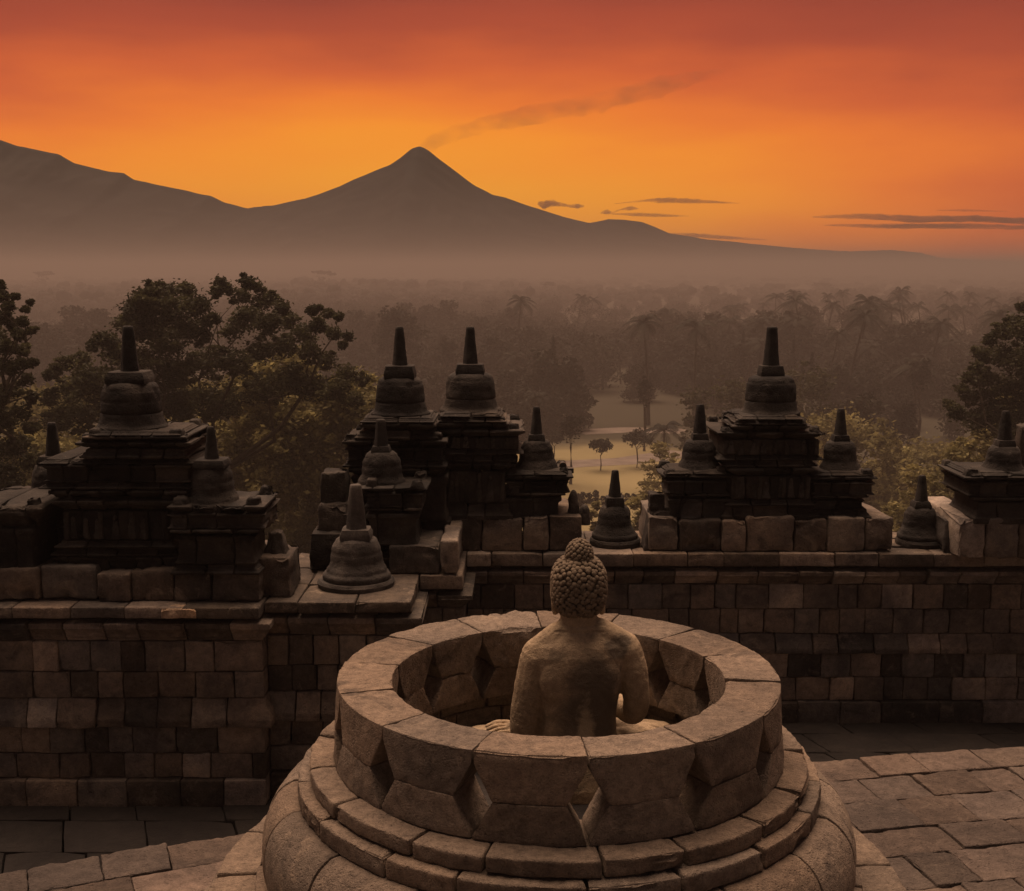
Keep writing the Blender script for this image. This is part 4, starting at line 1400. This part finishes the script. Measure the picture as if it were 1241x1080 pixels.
# the big near trees: limbs leading to hand placed clumps (photo rows/columns at their own distance)
def big_tree(name, label, Y, base_px, fork_px, clumps, leaf, mat, dens, deep, cat='tree', nlimb=1.0, extra=None, r0=.5):
    b = at(base_px[0], base_px[1], Y); b.z = float(ground_h(b.x, Y)) - .3
    root = thing(name, b, label, cat)
    tk = MB(); cr = MB()
    fk = at(fork_px[0], fork_px[1], Y)
    ends = []
    s = Y / FOC
    for (x, y, r) in clumps:
        Yc = Y + nrs.uniform(-deep, deep)
        c = at(x, y, Yc)
        R_ = r * s
        k = max(5, int((r / 5) ** 1.5))
        has = nrs.rand() < nlimb
        if has: ends.append(c)
        leaf_cloud(cr, np.array(c), (R_ * .95, R_ * 1.1, R_ * .8), int(dens * .9 * (r / 14) ** 1.3), leaf, tone=nrs.uniform(.6, 1.0), shell=.6)
        leaf_cloud(cr, np.array(c), (R_ * 1.5, R_ * 1.5, R_ * 1.15), int(dens * .22 * (r / 14) ** 1.4), leaf, tone=nrs.uniform(.6, 1.2), shell=.8)
        for q in range(k):
            d = nrs.normal(size=3); d /= np.linalg.norm(d)
            cc = np.array(c) + d * R_ * nrs.uniform(.4, 1.1) * np.array((1, 1.2, .85))
            rs = R_ * nrs.uniform(.16, .36) if r > 12 else R_ * nrs.uniform(.25, .5)
            leaf_cloud(cr, cc, (rs * nrs.uniform(.7, 1.7), rs * nrs.uniform(.7, 1.7), rs * nrs.uniform(.4, .9)), int(dens * .36 * nrs.uniform(.5, 1.5)), leaf, tone=nrs.uniform(.6, 1.5), shell=.5)
            if has and nrs.rand() < .4: tube(tk, [c, Vector(cc)], [.03, .010], 5, cap=False)
    limbs(tk, b, fk, ends, r0, 10, .10, mains=7)
    tk.build('trunk', M_BARK, root)
    cr.build('crown', mat, root, sharp=0, smooth=False)
    return root


LEFT_CL = [(172, 362, 17), (186, 352, 13), (205, 353, 16), (226, 352, 14), (160, 375, 16), (185, 375, 24), (215, 378, 26), (240, 372, 18), (150, 392, 15), (172, 398, 26), (205, 405, 30), (238, 400, 22),
           (268, 342, 9), (262, 352, 8), (275, 348, 8), (300, 342, 10), (312, 348, 9), (292, 358, 14), (318, 366, 16), (340, 372, 12), (330, 362, 9), (300, 385, 20), (325, 392, 18), (350, 388, 14), (282, 400, 16), (258, 385, 8),
           (380, 376, 9), (398, 380, 9), (410, 384, 7), (385, 395, 12), (405, 404, 11), (422, 408, 7), (415, 418, 6), (366, 404, 16), (345, 420, 18), (375, 425, 16), (395, 438, 14), (315, 425, 20),
           (128, 412, 15), (112, 420, 9), (140, 425, 22), (100, 435, 12), (82, 440, 13), (68, 447, 10), (60, 455, 8), (105, 455, 18), (85, 470, 18), (60, 482, 14), (125, 470, 28), (165, 440, 30), (205, 445, 32), (250, 440, 26), (285, 440, 24),
           (420, 452, 14), (438, 460, 10), (410, 470, 18), (380, 470, 22), (350, 460, 22), (430, 485, 14), (320, 470, 26), (160, 490, 34), (210, 490, 36), (260, 485, 34), (100, 500, 26), (70, 510, 20)]
big_tree('broadleaf_tree', 'largest tree, spreading two lobed dark crown behind the big left shrine', 62, (250, 760), (255, 560), LEFT_CL, .105, M_LEAF, 400, 4.0, r0=.45, nlimb=.4)
LOW_CL = [(x + nrs.uniform(-14, 14), y + nrs.uniform(-12, 12), nrs.uniform(22, 40)) for x in range(25, 460, 34) for y in range(440, 730, 34) if y > 520 or (x > 285 and y > 430 + abs(x - 370) * .5)]
big_tree('bamboo_thicket', 'pale olive misty thicket of fine leaves below the largest tree', 74, (260, 800), (260, 690), LOW_CL, .19, M_LEAFL, 190, 4.0, cat='thicket', r0=.25, nlimb=0)

BACK_CL = [(x + nrs.uniform(-16, 16), y + nrs.uniform(-14, 14), nrs.uniform(26, 44)) for x in range(-30, 470, 42) for y in range(455, 720, 42) if y > 455 + max(0, 120 - x) * .25]
big_tree('leafy_thicket', 'wide misty olive wall of foliage seen through the gaps of the largest tree', 112, (220, 700), (220, 640), BACK_CL, .30, M_LEAFL, 170, 6.0, cat='thicket', r0=.2, nlimb=0)
MID_CL = [(x + nrs.uniform(-12, 12), y + nrs.uniform(-10, 10), nrs.uniform(18, 32)) for x in range(1000, 1190, 30) for y in range(515, 680, 30) if y > 500 + abs(x - 1030) * .25]
big_tree('leafy_thicket', 'soft olive foliage mass in bright mist behind the lone small stupa at right', 140, (1090, 660), (1090, 630), MID_CL, .30, M_LEAFL, 120, 5.0, cat='thicket', r0=.2, nlimb=0)
MID2_CL = [(x + nrs.uniform(-12, 12), y + nrs.uniform(-10, 10), nrs.uniform(18, 32)) for x in range(850, 1010, 30) for y in range(475, 600, 30)]
big_tree('leafy_thicket', 'dark foliage mass filling the gaps around the centre right shrine', 190, (930, 610), (930, 590), MID2_CL, .36, M_LEAF, 120, 6.0, cat='thicket', r0=.2, nlimb=0)

# conifer at the left edge: drooping plumes on a straight trunk
CON = []
for (x, y, r) in [(0, 345, 7), (3, 360, 8), (10, 372, 8), (18, 360, 5), (2, 385, 11), (14, 392, 9), (30, 375, 5), (36, 366, 4), (28, 390, 8), (38, 400, 6), (22, 405, 10), (-5, 405, 14), (8, 420, 14), (28, 425, 9), (36, 440, 8),
                  (15, 445, 14), (-8, 440, 18), (32, 460, 10), (14, 472, 16), (40, 480, 8), (-10, 480, 20), (26, 500, 14), (5, 510, 20), (38, 520, 10), (-15, 380, 14), (-18, 420, 18), (-22, 465, 20), (18, 540, 20), (-12, 545, 24), (35, 560, 14), (10, 580, 24), (-15, 600, 26), (-6, 355, 7)]:
    CON.append((x, y, r))
big_tree('conifer', 'dark feathery conifer cut off by the left edge', 46, (-8, 900), (-6, 480), CON, .085, M_LEAF, 300, 1.6, cat='conifer', r0=.3, nlimb=.6)
RIGHT_CL = [(1238, 372, 8), (1228, 388, 10), (1215, 402, 12), (1200, 412, 10), (1240, 400, 20), (1190, 428, 12), (1212, 430, 20), (1240, 440, 28), (1182, 445, 10), (1172, 458, 9), (1195, 460, 18), (1222, 470, 26), (1165, 472, 9), (1180, 480, 16),
            (1205, 495, 24), (1150, 490, 8), (1160, 500, 13), (1185, 510, 20), (1240, 500, 28), (1262, 420, 26), (1265, 470, 30), (1275, 520, 34), (1290, 380, 22), (1225, 525, 24), (1255, 385, 10), (1300, 440, 36)]
big_tree('broadleaf_tree', 'dark leafy tree rising at the right edge behind the edge stupa', 66, (1290, 800), (1275, 590), RIGHT_CL, .105, M_LEAF, 400, 3.5, r0=.45, nlimb=.4)
BUSH_CL = [(x + nrs.uniform(-9, 9), y + nrs.uniform(-9, 9), nrs.uniform(13, 24)) for x in range(1085, 1290, 22) for y in range(470, 690, 24) if y > 660 - (x - 1040) * 1.05]
big_tree('bush_thicket', 'sunlit olive shrub thicket below the dark right edge tree', 78, (1200, 800), (1200, 680), BUSH_CL, .16, M_LEAFL, 150, 4.0, cat='thicket', r0=.2, nlimb=0)
big_tree('shrub', 'bright green leafy shrub right of the small stupa above the statue head', 96, (782, 690), (780, 660), [(770, 610, 10), (783, 606, 9), (778, 625, 13), (768, 640, 12), (786, 645, 12), (776, 665, 14)], .2, M_LEAFL, 110, 1.0, cat='shrub', r0=.1)
big_tree('shrub', 'bright leafy shrub left of the small stupa above the statue head', 92, (722, 690), (722, 660), [(722, 612, 6), (716, 625, 8), (722, 640, 9), (718, 655, 10)], .2, M_LEAFL, 110, .8, cat='shrub', r0=.1)
big_tree('leafy_tree', 'pale sunlit leafy tree at the right side of the lawn, left of the flanking stupa', 150, (800, 640), (802, 620), [(800, 545, 12), (812, 560, 14), (790, 568, 16), (806, 582, 18), (786, 592, 17), (822, 578, 12), (780, 608, 15), (800, 610, 17), (820, 600, 15)], .3, M_LEAFL, 90, 2.5, r0=.18)


def stand(px, ytop, Y):
    """ground point and height of a tree whose tip shows at that pixel"""
    g = at(px, ytop, Y)
    z = float(ground_h(g.x, Y))
    return (g.x, Y, z), g.z - z


def wpx(w, Y): return w * Y / FOC


def named_broadleaf(label, px, ytop, Y, w, ncl=26, nleaf=70, leaf=.4, mat=None, trunk=.25, name='broadleaf_tree'):
    loc, H = stand(px, ytop, Y)
    return broadleaf(name, H, wpx(w, Y), ncl, nleaf, leaf, mat or M_LEAFF, trunk=trunk, loc=loc, label=label, cat='tree')


named_broadleaf('large round crowned dark tree in the mist left of the twin shrine spires', 484, 364, 330, 74, 40, 120, .5, trunk=.12)
named_broadleaf('small round misty tree between the twin shrine spires', 541, 398, 320, 32, 20, 70, .45)
named_broadleaf('small umbrella shaped tree with a bare trunk in the middle of the lawn', 728, 529, 203, 36, 22, 70, .24, trunk=.42)
named_broadleaf('thin tree with separate leaf clumps at the left of the lawn', 692, 494, 190, 40, 9, 90, .28, trunk=.45)
named_broadleaf('spindly young tree at the left end of the lawn', 672, 520, 215, 30, 14, 50, .26, trunk=.4)
named_broadleaf('open crowned crooked tree at the right of the lawn', 772, 520, 206, 46, 16, 60, .26, trunk=.45)
named_broadleaf('very dark ragged tree crown standing above the forest right of the lawn', 782, 449, 225, 26, 12, 90, .35, trunk=.5)
named_broadleaf('rounded misty tree mass right of the tall shrine spire', 1040, 466, 190, 84, 34, 110, .38, trunk=.1)
named_broadleaf('round ball shaped tree between the shrine and the right edge tree', 1097, 482, 205, 50, 30, 110, .36, trunk=.12)
named_broadleaf('dense tree mass in the mist at the right of the flanking stupa', 1010, 500, 170, 60, 28, 110, .34, trunk=.1)
named_broadleaf('misty bushy tree below the ball shaped tree', 1078, 530, 150, 70, 30, 110, .34, mat=M_LEAFL, trunk=.08)
named_broadleaf('ragged dark crown in front of the tall palm at right', 1116, 430, 235, 34, 13, 70, .42, trunk=.5)
loc, H = stand(1113, 428, 240)
palm('palm_tree', H - 2.5, 5.6, loc, 'largest palm, ragged and dark, in the mist left of the right edge tree', nf=18)
loc, H = stand(650, 466, 215)
palm('palm_tree', H - 2.2, 3.2, loc, 'lone palm right beside the spire of the stupa with floodlights', nf=16)
loc, H = stand(806, 500, 185)
palm('palm_tree', H - 2.6, 4.4, loc, 'low wide palm with long drooping fronds at the right end of the lawn', nf=14)
loc, H = stand(622, 420, 290)
palm('palm_tree', H - 2.2, 3.8, loc, 'dark palm above the forest edge, right of the twin shrine spires', nf=18)
for (px, yt, Y, w, lab) in [(984, 428, 250, 9, 'tall thin cypress just right of the tall shrine spire'), (901, 402, 300, 7, 'very slim cypress left of the tall shrine spire'), (671, 408, 280, 9, 'short dark cypress tip above the forest, left of the lawn tree'),
                            (962, 412, 290, 6, 'faint slim cypress nearest the tall shrine spire on its right'), (972, 440, 255, 6, 'shortest cypress in the row right of the tall spire'), (994, 452, 245, 8, 'stout cypress at the right end of the row by the tall spire')]:
    loc, H = stand(px, yt, Y)
    cypress('cypress', H, wpx(w, Y) * 1.25, loc, lab, group='cypresses in the mist')
# small shrubs on the lawn in front
SH = [broadleaf('garden_shrub', 2.2, 1.6, 8, 40, .16, M_LEAFF, trunk=.05, loc=(0, 0, 0), label='small dark garden shrub in the row on the bright lawn', cat='shrub', group='garden shrubs on the lawn')]
first = True
for px, py in [(706, 606), (714, 604), (722, 603), (731, 606), (752, 606), (760, 602), (700, 608), (744, 604), (768, 604)]:
    x, y_ = gnd(px, py + 6)
    z = float(ground_h(x, y_))
    x, y_ = x * (CAM_Z - z) / CAM_Z, y_ * (CAM_Z - z) / CAM_Z
    z = float(ground_h(x, y_))
    if first: SH[0].location = (x, y_, z); first = False
    else: copy_thing(SH[0], (x, y_, z), rotz=nrs.uniform(0, 6), scale=nrs.uniform(.7, 1.15))

# forest of the plain: single trees nearer by, one mass farther off
G_F, G_P = 'trees of the misty forest', 'palms of the misty forest'
LAB_F, LAB_P = 'hazy dark broadleaf tree in the misty forest on the plain', 'hazy coconut palm rising out of the misty forest on the plain'
protos = []
for k in range(6):
    H = [15, 17, 13, 19, 14, 12][k]
    protos.append((broadleaf('forest_tree', H, H * [.95, .8, 1.1, .85, .8, 1.1][k], 34, 70, .60, M_LEAFF, trunk=.04, label=LAB_F, cat='tree', group=G_F), H))
pprotos = [(palm('coconut_palm', h, f, label=LAB_P, group=G_P, nf=16), h) for h, f in ((15, 4.6), (18, 4.8), (12, 4.2))]
used = {}


def grove(x, Y, sc=30.0):
    return float(vn(np.array([[x, Y * .6, 0.0]]), 1 / sc, 21)[0])




def spot(kind, x, Y, s=None):
    pl = protos if kind == 'b' else pprotos
    k = nrs.randint(len(pl))
    root, H = pl[k]
    s = s or nrs.uniform(.55, 1.05)
    loc = (x, Y, float(ground_h(x, Y)))
    if (kind, k) not in used:
        used[(kind, k)] = 1
        root.location = loc; root.scale = (s, s, s)
    else:
        copy_thing(root, loc, rotz=nrs.uniform(0, 6.28), scale=s)


def clearing(x, Y):
    px = 620.5 + FOC * x / Y
    if Y < 236 and 560 < px < 900: return True
    if Y < 250 and 640 < px < 690: return True
    if Y < 245 and 930 < px < 1010: return True
    if Y < 235 and 1000 < px < 1190: return True
    return False


cnt = 0
while cnt < 285:
    Y = 232 * (520 / 232) ** nrs.uniform(0, 1)
    px = nrs.uniform(400, 1260) if nrs.rand() < .85 else nrs.uniform(-20, 130)
    x = (px - 620.5) / FOC * Y
    if clearing(x, Y) or (px < 590 and Y < 270) or (grove(x, Y) < -.25 and nrs.rand() < .85): continue
    spot('b', x, Y, nrs.uniform(.6, 1.0) + .4 * max(0, grove(x, Y))); cnt += 1
cnt = 0
while cnt < 75:
    Y = 260 * (640 / 260) ** nrs.uniform(0, 1)
    px = nrs.uniform(560, 1250) if nrs.rand() < .4 else nrs.uniform(880, 1250)
    x = (px - 620.5) / FOC * Y
    if clearing(x, Y): continue
    spot('p', x, Y, nrs.uniform(1.0, 1.38)); cnt += 1

# the far forest: one mass
mass = MB()
_ic = bmesh.new(); bmesh.ops.create_icosphere(_ic, subdivisions=2, radius=1.0)
CV = np.array([v.co[:] for v in _ic.verts]); CF = np.array([[v.index for v in f.verts] for f in _ic.faces]); _ic.free()


def crown_lump(m, c, r, tone, seed, fringe, size):
    d = 1 + .30 * vn(CV + seed * 7.7, 1.7, 5) + .22 * vn(CV + seed * 3.3, 4.1, 6)
    m.add(CV * d[:, None] * np.array(r) + np.array(c), None, CF, tone=(tone,) * 3)
    leaf_cloud(m, c, np.array(r) * 1.2, fringe, size, tone=tone * 1.3, shell=.16, asp=.7)


NF = 6000
cnt = 0
while cnt < NF:
    Y = 330 * (5000 / 330) ** nrs.uniform(0, 1)
    x = nrs.uniform(-.50, .50) * Y
    g_ = grove(x, Y, 45 + Y * .09)
    if g_ < -.30 and nrs.rand() < .8: continue
    cnt += 1
    sc = max(1.0, Y / 900)
    H = nrs.uniform(8, 13) * (1 + .55 * max(0, g_)) * (1.35 if nrs.rand() < .10 else 1)
    W = H * nrs.uniform(.75, 1.25) * sc ** .55
    t = nrs.uniform(.7, 1.25)
    for q in range(2 if Y > 1500 else 5):
        rr_ = W * nrs.uniform(.24, .40) * (.72 if Y < 1500 else 1)
        if Y < 850:
            leaf_cloud(mass, (x + nrs.normal() * W * .25, Y + nrs.normal() * W * .25, H * nrs.uniform(.45, .84)), (rr_, rr_, H * nrs.uniform(.14, .22)), 75, .5, tone=t * nrs.uniform(.7, 1.2), shell=.45)
            continue
        crown_lump(mass, (x + nrs.normal() * W * .25, Y + nrs.normal() * W * .25, H * nrs.uniform(.55, .84)), (rr_, rr_, H * nrs.uniform(.16, .26)), t * nrs.uniform(.6, .85), cnt * 3 + q, 46 if Y < 1300 else 12, .5 * sc ** .5)
    if Y < 850: leaf_cloud(mass, (x, Y, H * .3), (W * .45, W * .45, H * .3), 110, .6, tone=t * .8, shell=.4)
    else: crown_lump(mass, (x, Y, H * .33), (W * .48, W * .48, H * .36), t * .9, cnt + 7, 6, .8 * sc ** .4)
tag(mass.build('far_forest', M_LEAFF, sharp=0, smooth=True), label='far forest mass fading into the mist', kind='stuff')
# a few flat topped giants that stand above the far forest
for (px, yt, Y, w) in [(388, 328, 1500, 34), (660, 341, 1300, 24), (1000, 343, 1400, 30), (858, 347, 1150, 22), (945, 357, 900, 20), (50, 328, 1600, 30)]:
    loc, H = stand(px, yt, Y)
    W = wpx(w, Y)
    root = thing('umbrella_tree', loc, {388: 'tallest flat topped tree on the hazy horizon above the left tree', 660: 'flat topped tree on the hazy horizon right of the twin spires', 1000: 'flat topped tree on the hazy horizon right of the tall spire',
                                        858: 'flat topped tree on the hazy horizon left of the tall spire', 945: 'flat topped tree right behind the tall spire tip', 50: 'flat topped tree on the hazy horizon near the left conifer'}[px], 'tree', 'flat topped trees above the far forest')
    tk = MB(); cr = MB()
    tops = []
    for q in range(7):
        c = Vector(loc) + Vector((nrs.uniform(-.42, .42) * W, nrs.uniform(-.4, .4) * W, H * nrs.uniform(.8, .97)))
        tops.append(c)
        leaf_cloud(cr, c, (W * .2, W * .2, H * .04), 60, W * .045)
    leaf_cloud(cr, Vector(loc) + Vector((0, 0, H * .5)), (W * .4, W * .4, H * .3), 150, W * .06)
    limbs(tk, loc, Vector(loc) + Vector((0, 0, H * .6)), tops, H * .02)
    tk.build('trunk', M_BARK, root); cr.build('crown', M_LEAFF, root, sharp=0, smooth=False)

# ------------------------------------------------------------------ volcano and mountains beyond the haze
RIDGE = [(-700, 250), (-400, 205), (-200, 150), (-80, 140), (0, 170), (20, 177), (42, 181), (72, 187.5), (90, 198), (122, 206), (150, 210), (162, 218), (210, 228), (255, 237.5), (272, 246), (300, 252.5), (330, 249), (370, 241), (412, 226), (435, 215), (472, 200),
         (486, 191), (499, 180.5), (508, 177), (514, 179), (527, 188.5), (550, 206.5), (575, 225), (597, 236), (612, 239), (631, 246), (657, 255), (683, 263), (714, 270.5), (737, 266), (755, 266.5), (778, 269.5), (796, 276), (812, 283.5), (858, 290), (936, 298), (982, 302), (1029, 304.5), (1080, 303), (1116, 306), (1127, 311), (1168, 314), (1241, 316.5), (1500, 320), (2000, 326)]
MY = 28000.0
rx_ = np.array([at(p, q, MY).x for p, q in RIDGE]); rz_ = np.array([at(p, q, MY).z for p, q in RIDGE])
mx_ = np.concatenate([np.linspace(-24000, 26000, 900)])
my_ = np.concatenate([np.linspace(16500, 27000, 60), np.linspace(27000, 29500, 26)[1:], np.linspace(29500, 40000, 30)[1:]])
MX, MY_ = np.meshgrid(mx_, my_, indexing='ij')
dy = MY_ - MY
ridge_x = MX * (1 + 0 * dy)
HZ = np.interp(ridge_x.ravel(), rx_, rz_).reshape(MX.shape)
P0 = np.stack([MX.ravel(), MY_.ravel(), 0 * MX.ravel()], 1)
# spurs and ravines running down the slopes
rav = (1 - np.abs(vn(P0 * np.array([1, .35, 1]), 1 / 900., 4))).reshape(MX.shape)
rav2 = (1 - np.abs(vn(P0 * np.array([1, .5, 1]), 1 / 330., 8))).reshape(MX.shape)
s_ = np.where(dy < 0, np.clip(1 + dy / 10800., 0, 1), np.clip(1 - dy / 11500., 0, 1))
fall = s_ ** 1.45
k_ = np.clip(np.abs(dy) / 1500., 0, 1)
Z_ = (HZ + 300) * fall * (1 - k_ * (.05 * (1 - rav) + .015 * (1 - rav2))) - 300 + 18 * rav2 * np.clip(HZ / 800, 0, 1) * (1 - .5 * k_) - 10
i, j = np.meshgrid(np.arange(len(mx_) - 1), np.arange(len(my_) - 1), indexing='ij')
w_ = len(my_)
Q = np.stack([i * w_ + j, (i + 1) * w_ + j, (i + 1) * w_ + j + 1, i * w_ + j + 1], -1).reshape(-1, 4)
mb = MB(); mb.add(np.stack([MX, MY_, Z_], -1).reshape(-1, 3), Q)
tag(mb.build('volcano_range', M_ROCK, sharp=0), kind='structure')


# smoke of the volcano and thin cloud bars: real volumes far behind the ridge
def vol_mat(name, col, dens, noise_scale, lo, hi, stretch=(1, 1, 1), aniso=.2, absorb=None):
    m, t, out = new_mat(name)
    tcn = N(t, 'ShaderNodeTexCoord')
    mp = N(t, 'ShaderNodeMapping'); mp.inputs['Scale'].default_value = stretch
    L(t, tcn.outputs['Object'], mp.inputs['Vector'])
    n = N(t, 'ShaderNodeTexNoise'); n.inputs['Scale'].default_value = noise_scale; n.inputs['Detail'].default_value = 4
    L(t, mp.outputs[0], n.inputs['Vector'])
    mr = N(t, 'ShaderNodeMapRange'); L(t, n.outputs[0], mr.inputs[0])
    mr.inputs[1].default_value, mr.inputs[2].default_value = lo, hi
    mr.inputs[3].default_value, mr.inputs[4].default_value = 0, dens
    v = N(t, 'ShaderNodeVolumePrincipled')
    v.inputs['Color'].default_value = (*col, 1)
    L(t, mr.outputs[0], v.inputs['Density'])
    v.inputs['Anisotropy'].default_value = aniso
    L(t, v.outputs[0], out.inputs['Volume'])
    return m


def puff_tube(mb, pts, rads, zsq=.6, n=28, ysq=1.0, seed=0, rough=.25):
    """closed lumpy tube along a line, radii in metres"""
    P = np.array(pts, float); Rr = np.array(rads, float)
    m = len(P)
    th = np.arange(n) * 2 * math.pi / n
    V = []
    tang = np.gradient(P, axis=0); tang /= np.linalg.norm(tang, axis=1, keepdims=True)
    for k in range(m):
        u = np.cross(tang[k], (0, 1, 0)); u /= np.linalg.norm(u)
        w = np.array((0, 1, 0))
        for a in th:
            d = u * math.cos(a) * zsq + w * math.sin(a) * ysq
            V.append(P[k] + d * Rr[k])
    V = np.array(V)
    sc = 1 / (np.mean(Rr) * 1.1)
    c = np.repeat(P, n, axis=0)
    V = c + (V - c) * (1 + rough * 1.6 * fbm(V, sc, seed, 3))[:, None]
    i, k = np.meshgrid(np.arange(m - 1), np.arange(n), indexing='ij')
    Q = np.stack([i * n + k, (i + 1) * n + k, (i + 1) * n + (k + 1) % n, i * n + (k + 1) % n], -1).reshape(-1, 4)
    V = np.concatenate([V, P[:1], P[-1:]])
    T = [(m * n, k, (k + 1) % n) for k in range(n)] + [(m * n + 1, (m - 1) * n + (k + 1) % n, (m - 1) * n + k) for k in range(n)]
    mb.add(V, Q, T)


def path_px(pts, Y, n):
    px = np.array(pts, float)
    t = np.linspace(0, len(px) - 1, n)
    x = np.interp(t, np.arange(len(px)), px[:, 0]); y = np.interp(t, np.arange(len(px)), px[:, 1]); r = np.interp(t, np.arange(len(px)), px[:, 2])
    return [at(a, b, Y) for a, b in zip(x, y)], r * Y / FOC


SM_Y = 28600.0
pts, rr = path_px([(510, 181, 5), (516, 178, 6.5), (527, 171, 9), (548, 162, 9), (575, 155, 9), (605, 147, 11), (640, 140, 12), (680, 132, 12), (720, 125, 13), (760, 116, 13), (805, 104, 12), (850, 92, 8), (880, 85, 3)], SM_Y, 70)
mb = MB(); puff_tube(mb, pts, rr * 1.25, .75, 26, 1.2, 5, .2)
M_SMOKE = vol_mat('volcano_smoke', (.42, .22, .15), .0012, 1 / 330., .33, .80, stretch=(.6, 1, 1.3))
tag(mb.build('smoke_plume', M_SMOKE, None, origin=pts[0], sharp=0), label='smoke plume drifting right from the volcano summit', kind='stuff')
M_CLOUD = vol_mat('cloud_bar', (.30, .17, .14), .0019, 1 / 1500., .28, .56, stretch=(.35, 1, 4.0))
CL_Y = 42000.0
for lab, segs in [('long dark cloud bar low at the right edge of the sky', [[(985, 263, 1), (1040, 262, 3.2), (1110, 266, 4.0), (1180, 265, 3.6), (1260, 269, 3.5), (1330, 268, 1)], [(1000, 273, 1), (1070, 274, 2.8), (1150, 274, 3.4), (1260, 276, 2.4), (1320, 276, 1)]]),
                  ('thin cloud sliver above the long bar at the right', [[(1135, 255, .6), (1170, 255, 1.4), (1222, 256.5, .6)]]),
                  ('thin dark cloud bar right of the volcano, upper one', [[(745, 247, .6), (785, 243, 1.6), (800, 243, 3.4), (840, 244, 2.8), (897, 246.5, .5)]]),
                  ('thin dark cloud bar right of the volcano, lower one', [[(735, 259, .6), (770, 260, 2.2), (800, 261, 2.2), (835, 262, .5)]]),
                  ('faint cloud sliver touching the ridge right of the volcano', [[(808, 283, .8), (840, 285, 2.6), (880, 288, 2.2), (930, 291, .6)]]),
                  ('small ragged cloud puff resting on the ridge right of the volcano', [[(652, 246, 2), (660, 249, 4.5), (668, 246, 4), (680, 248, 2.2), (692, 250, 1.6), (700, 250, 3), (708, 250, .8)]]),
                  ('tiny pair of cloud puffs between the two thin bars', [[(728, 258, 1), (735, 257, 3), (742, 258, 1), (752, 254, 1), (764, 252.5, 2.6), (774, 253, .8)]])]:
    mb = MB(); org = None
    for sg in segs:
        pts, rr = path_px(sg, CL_Y, 46)
        org = org or pts[0]
        puff_tube(mb, pts, rr, 1.0, 18, 6.0, len(lab) + len(sg), .28)
    tag(mb.build('cloud', M_CLOUD, None, origin=org, sharp=0), label=lab, cat='cloud', group='low clouds over the horizon')

# ------------------------------------------------------------------ haze over the plain
M_HAZE, th_, oh_ = new_mat('haze_air')
hv = N(th_, 'ShaderNodeVolumePrincipled')
hv.inputs['Color'].default_value = (.43, .37, .345, 1)
hv.inputs['Density'].default_value = HAZE_DENSITY
hv.inputs['Anisotropy'].default_value = 0.15
L(th_, hv.outputs[0], oh_.inputs['Volume'])
mb = MB()
hx0, hx1, hy0, hy1, hz0, hz1 = -9500, 9500, -400, 15400, -3, HAZE_TOP
mb.add([(x, y_, z) for z in (hz0, hz1) for y_ in (hy0, hy1) for x in (hx0, hx1)], [(0, 2, 3, 1), (4, 5, 7, 6), (0, 1, 5, 4), (2, 6, 7, 3), (0, 4, 6, 2), (1, 3, 7, 5)])
tag(mb.build('haze', M_HAZE, sharp=0, smooth=False), label='dawn haze lying over the plain', kind='stuff')
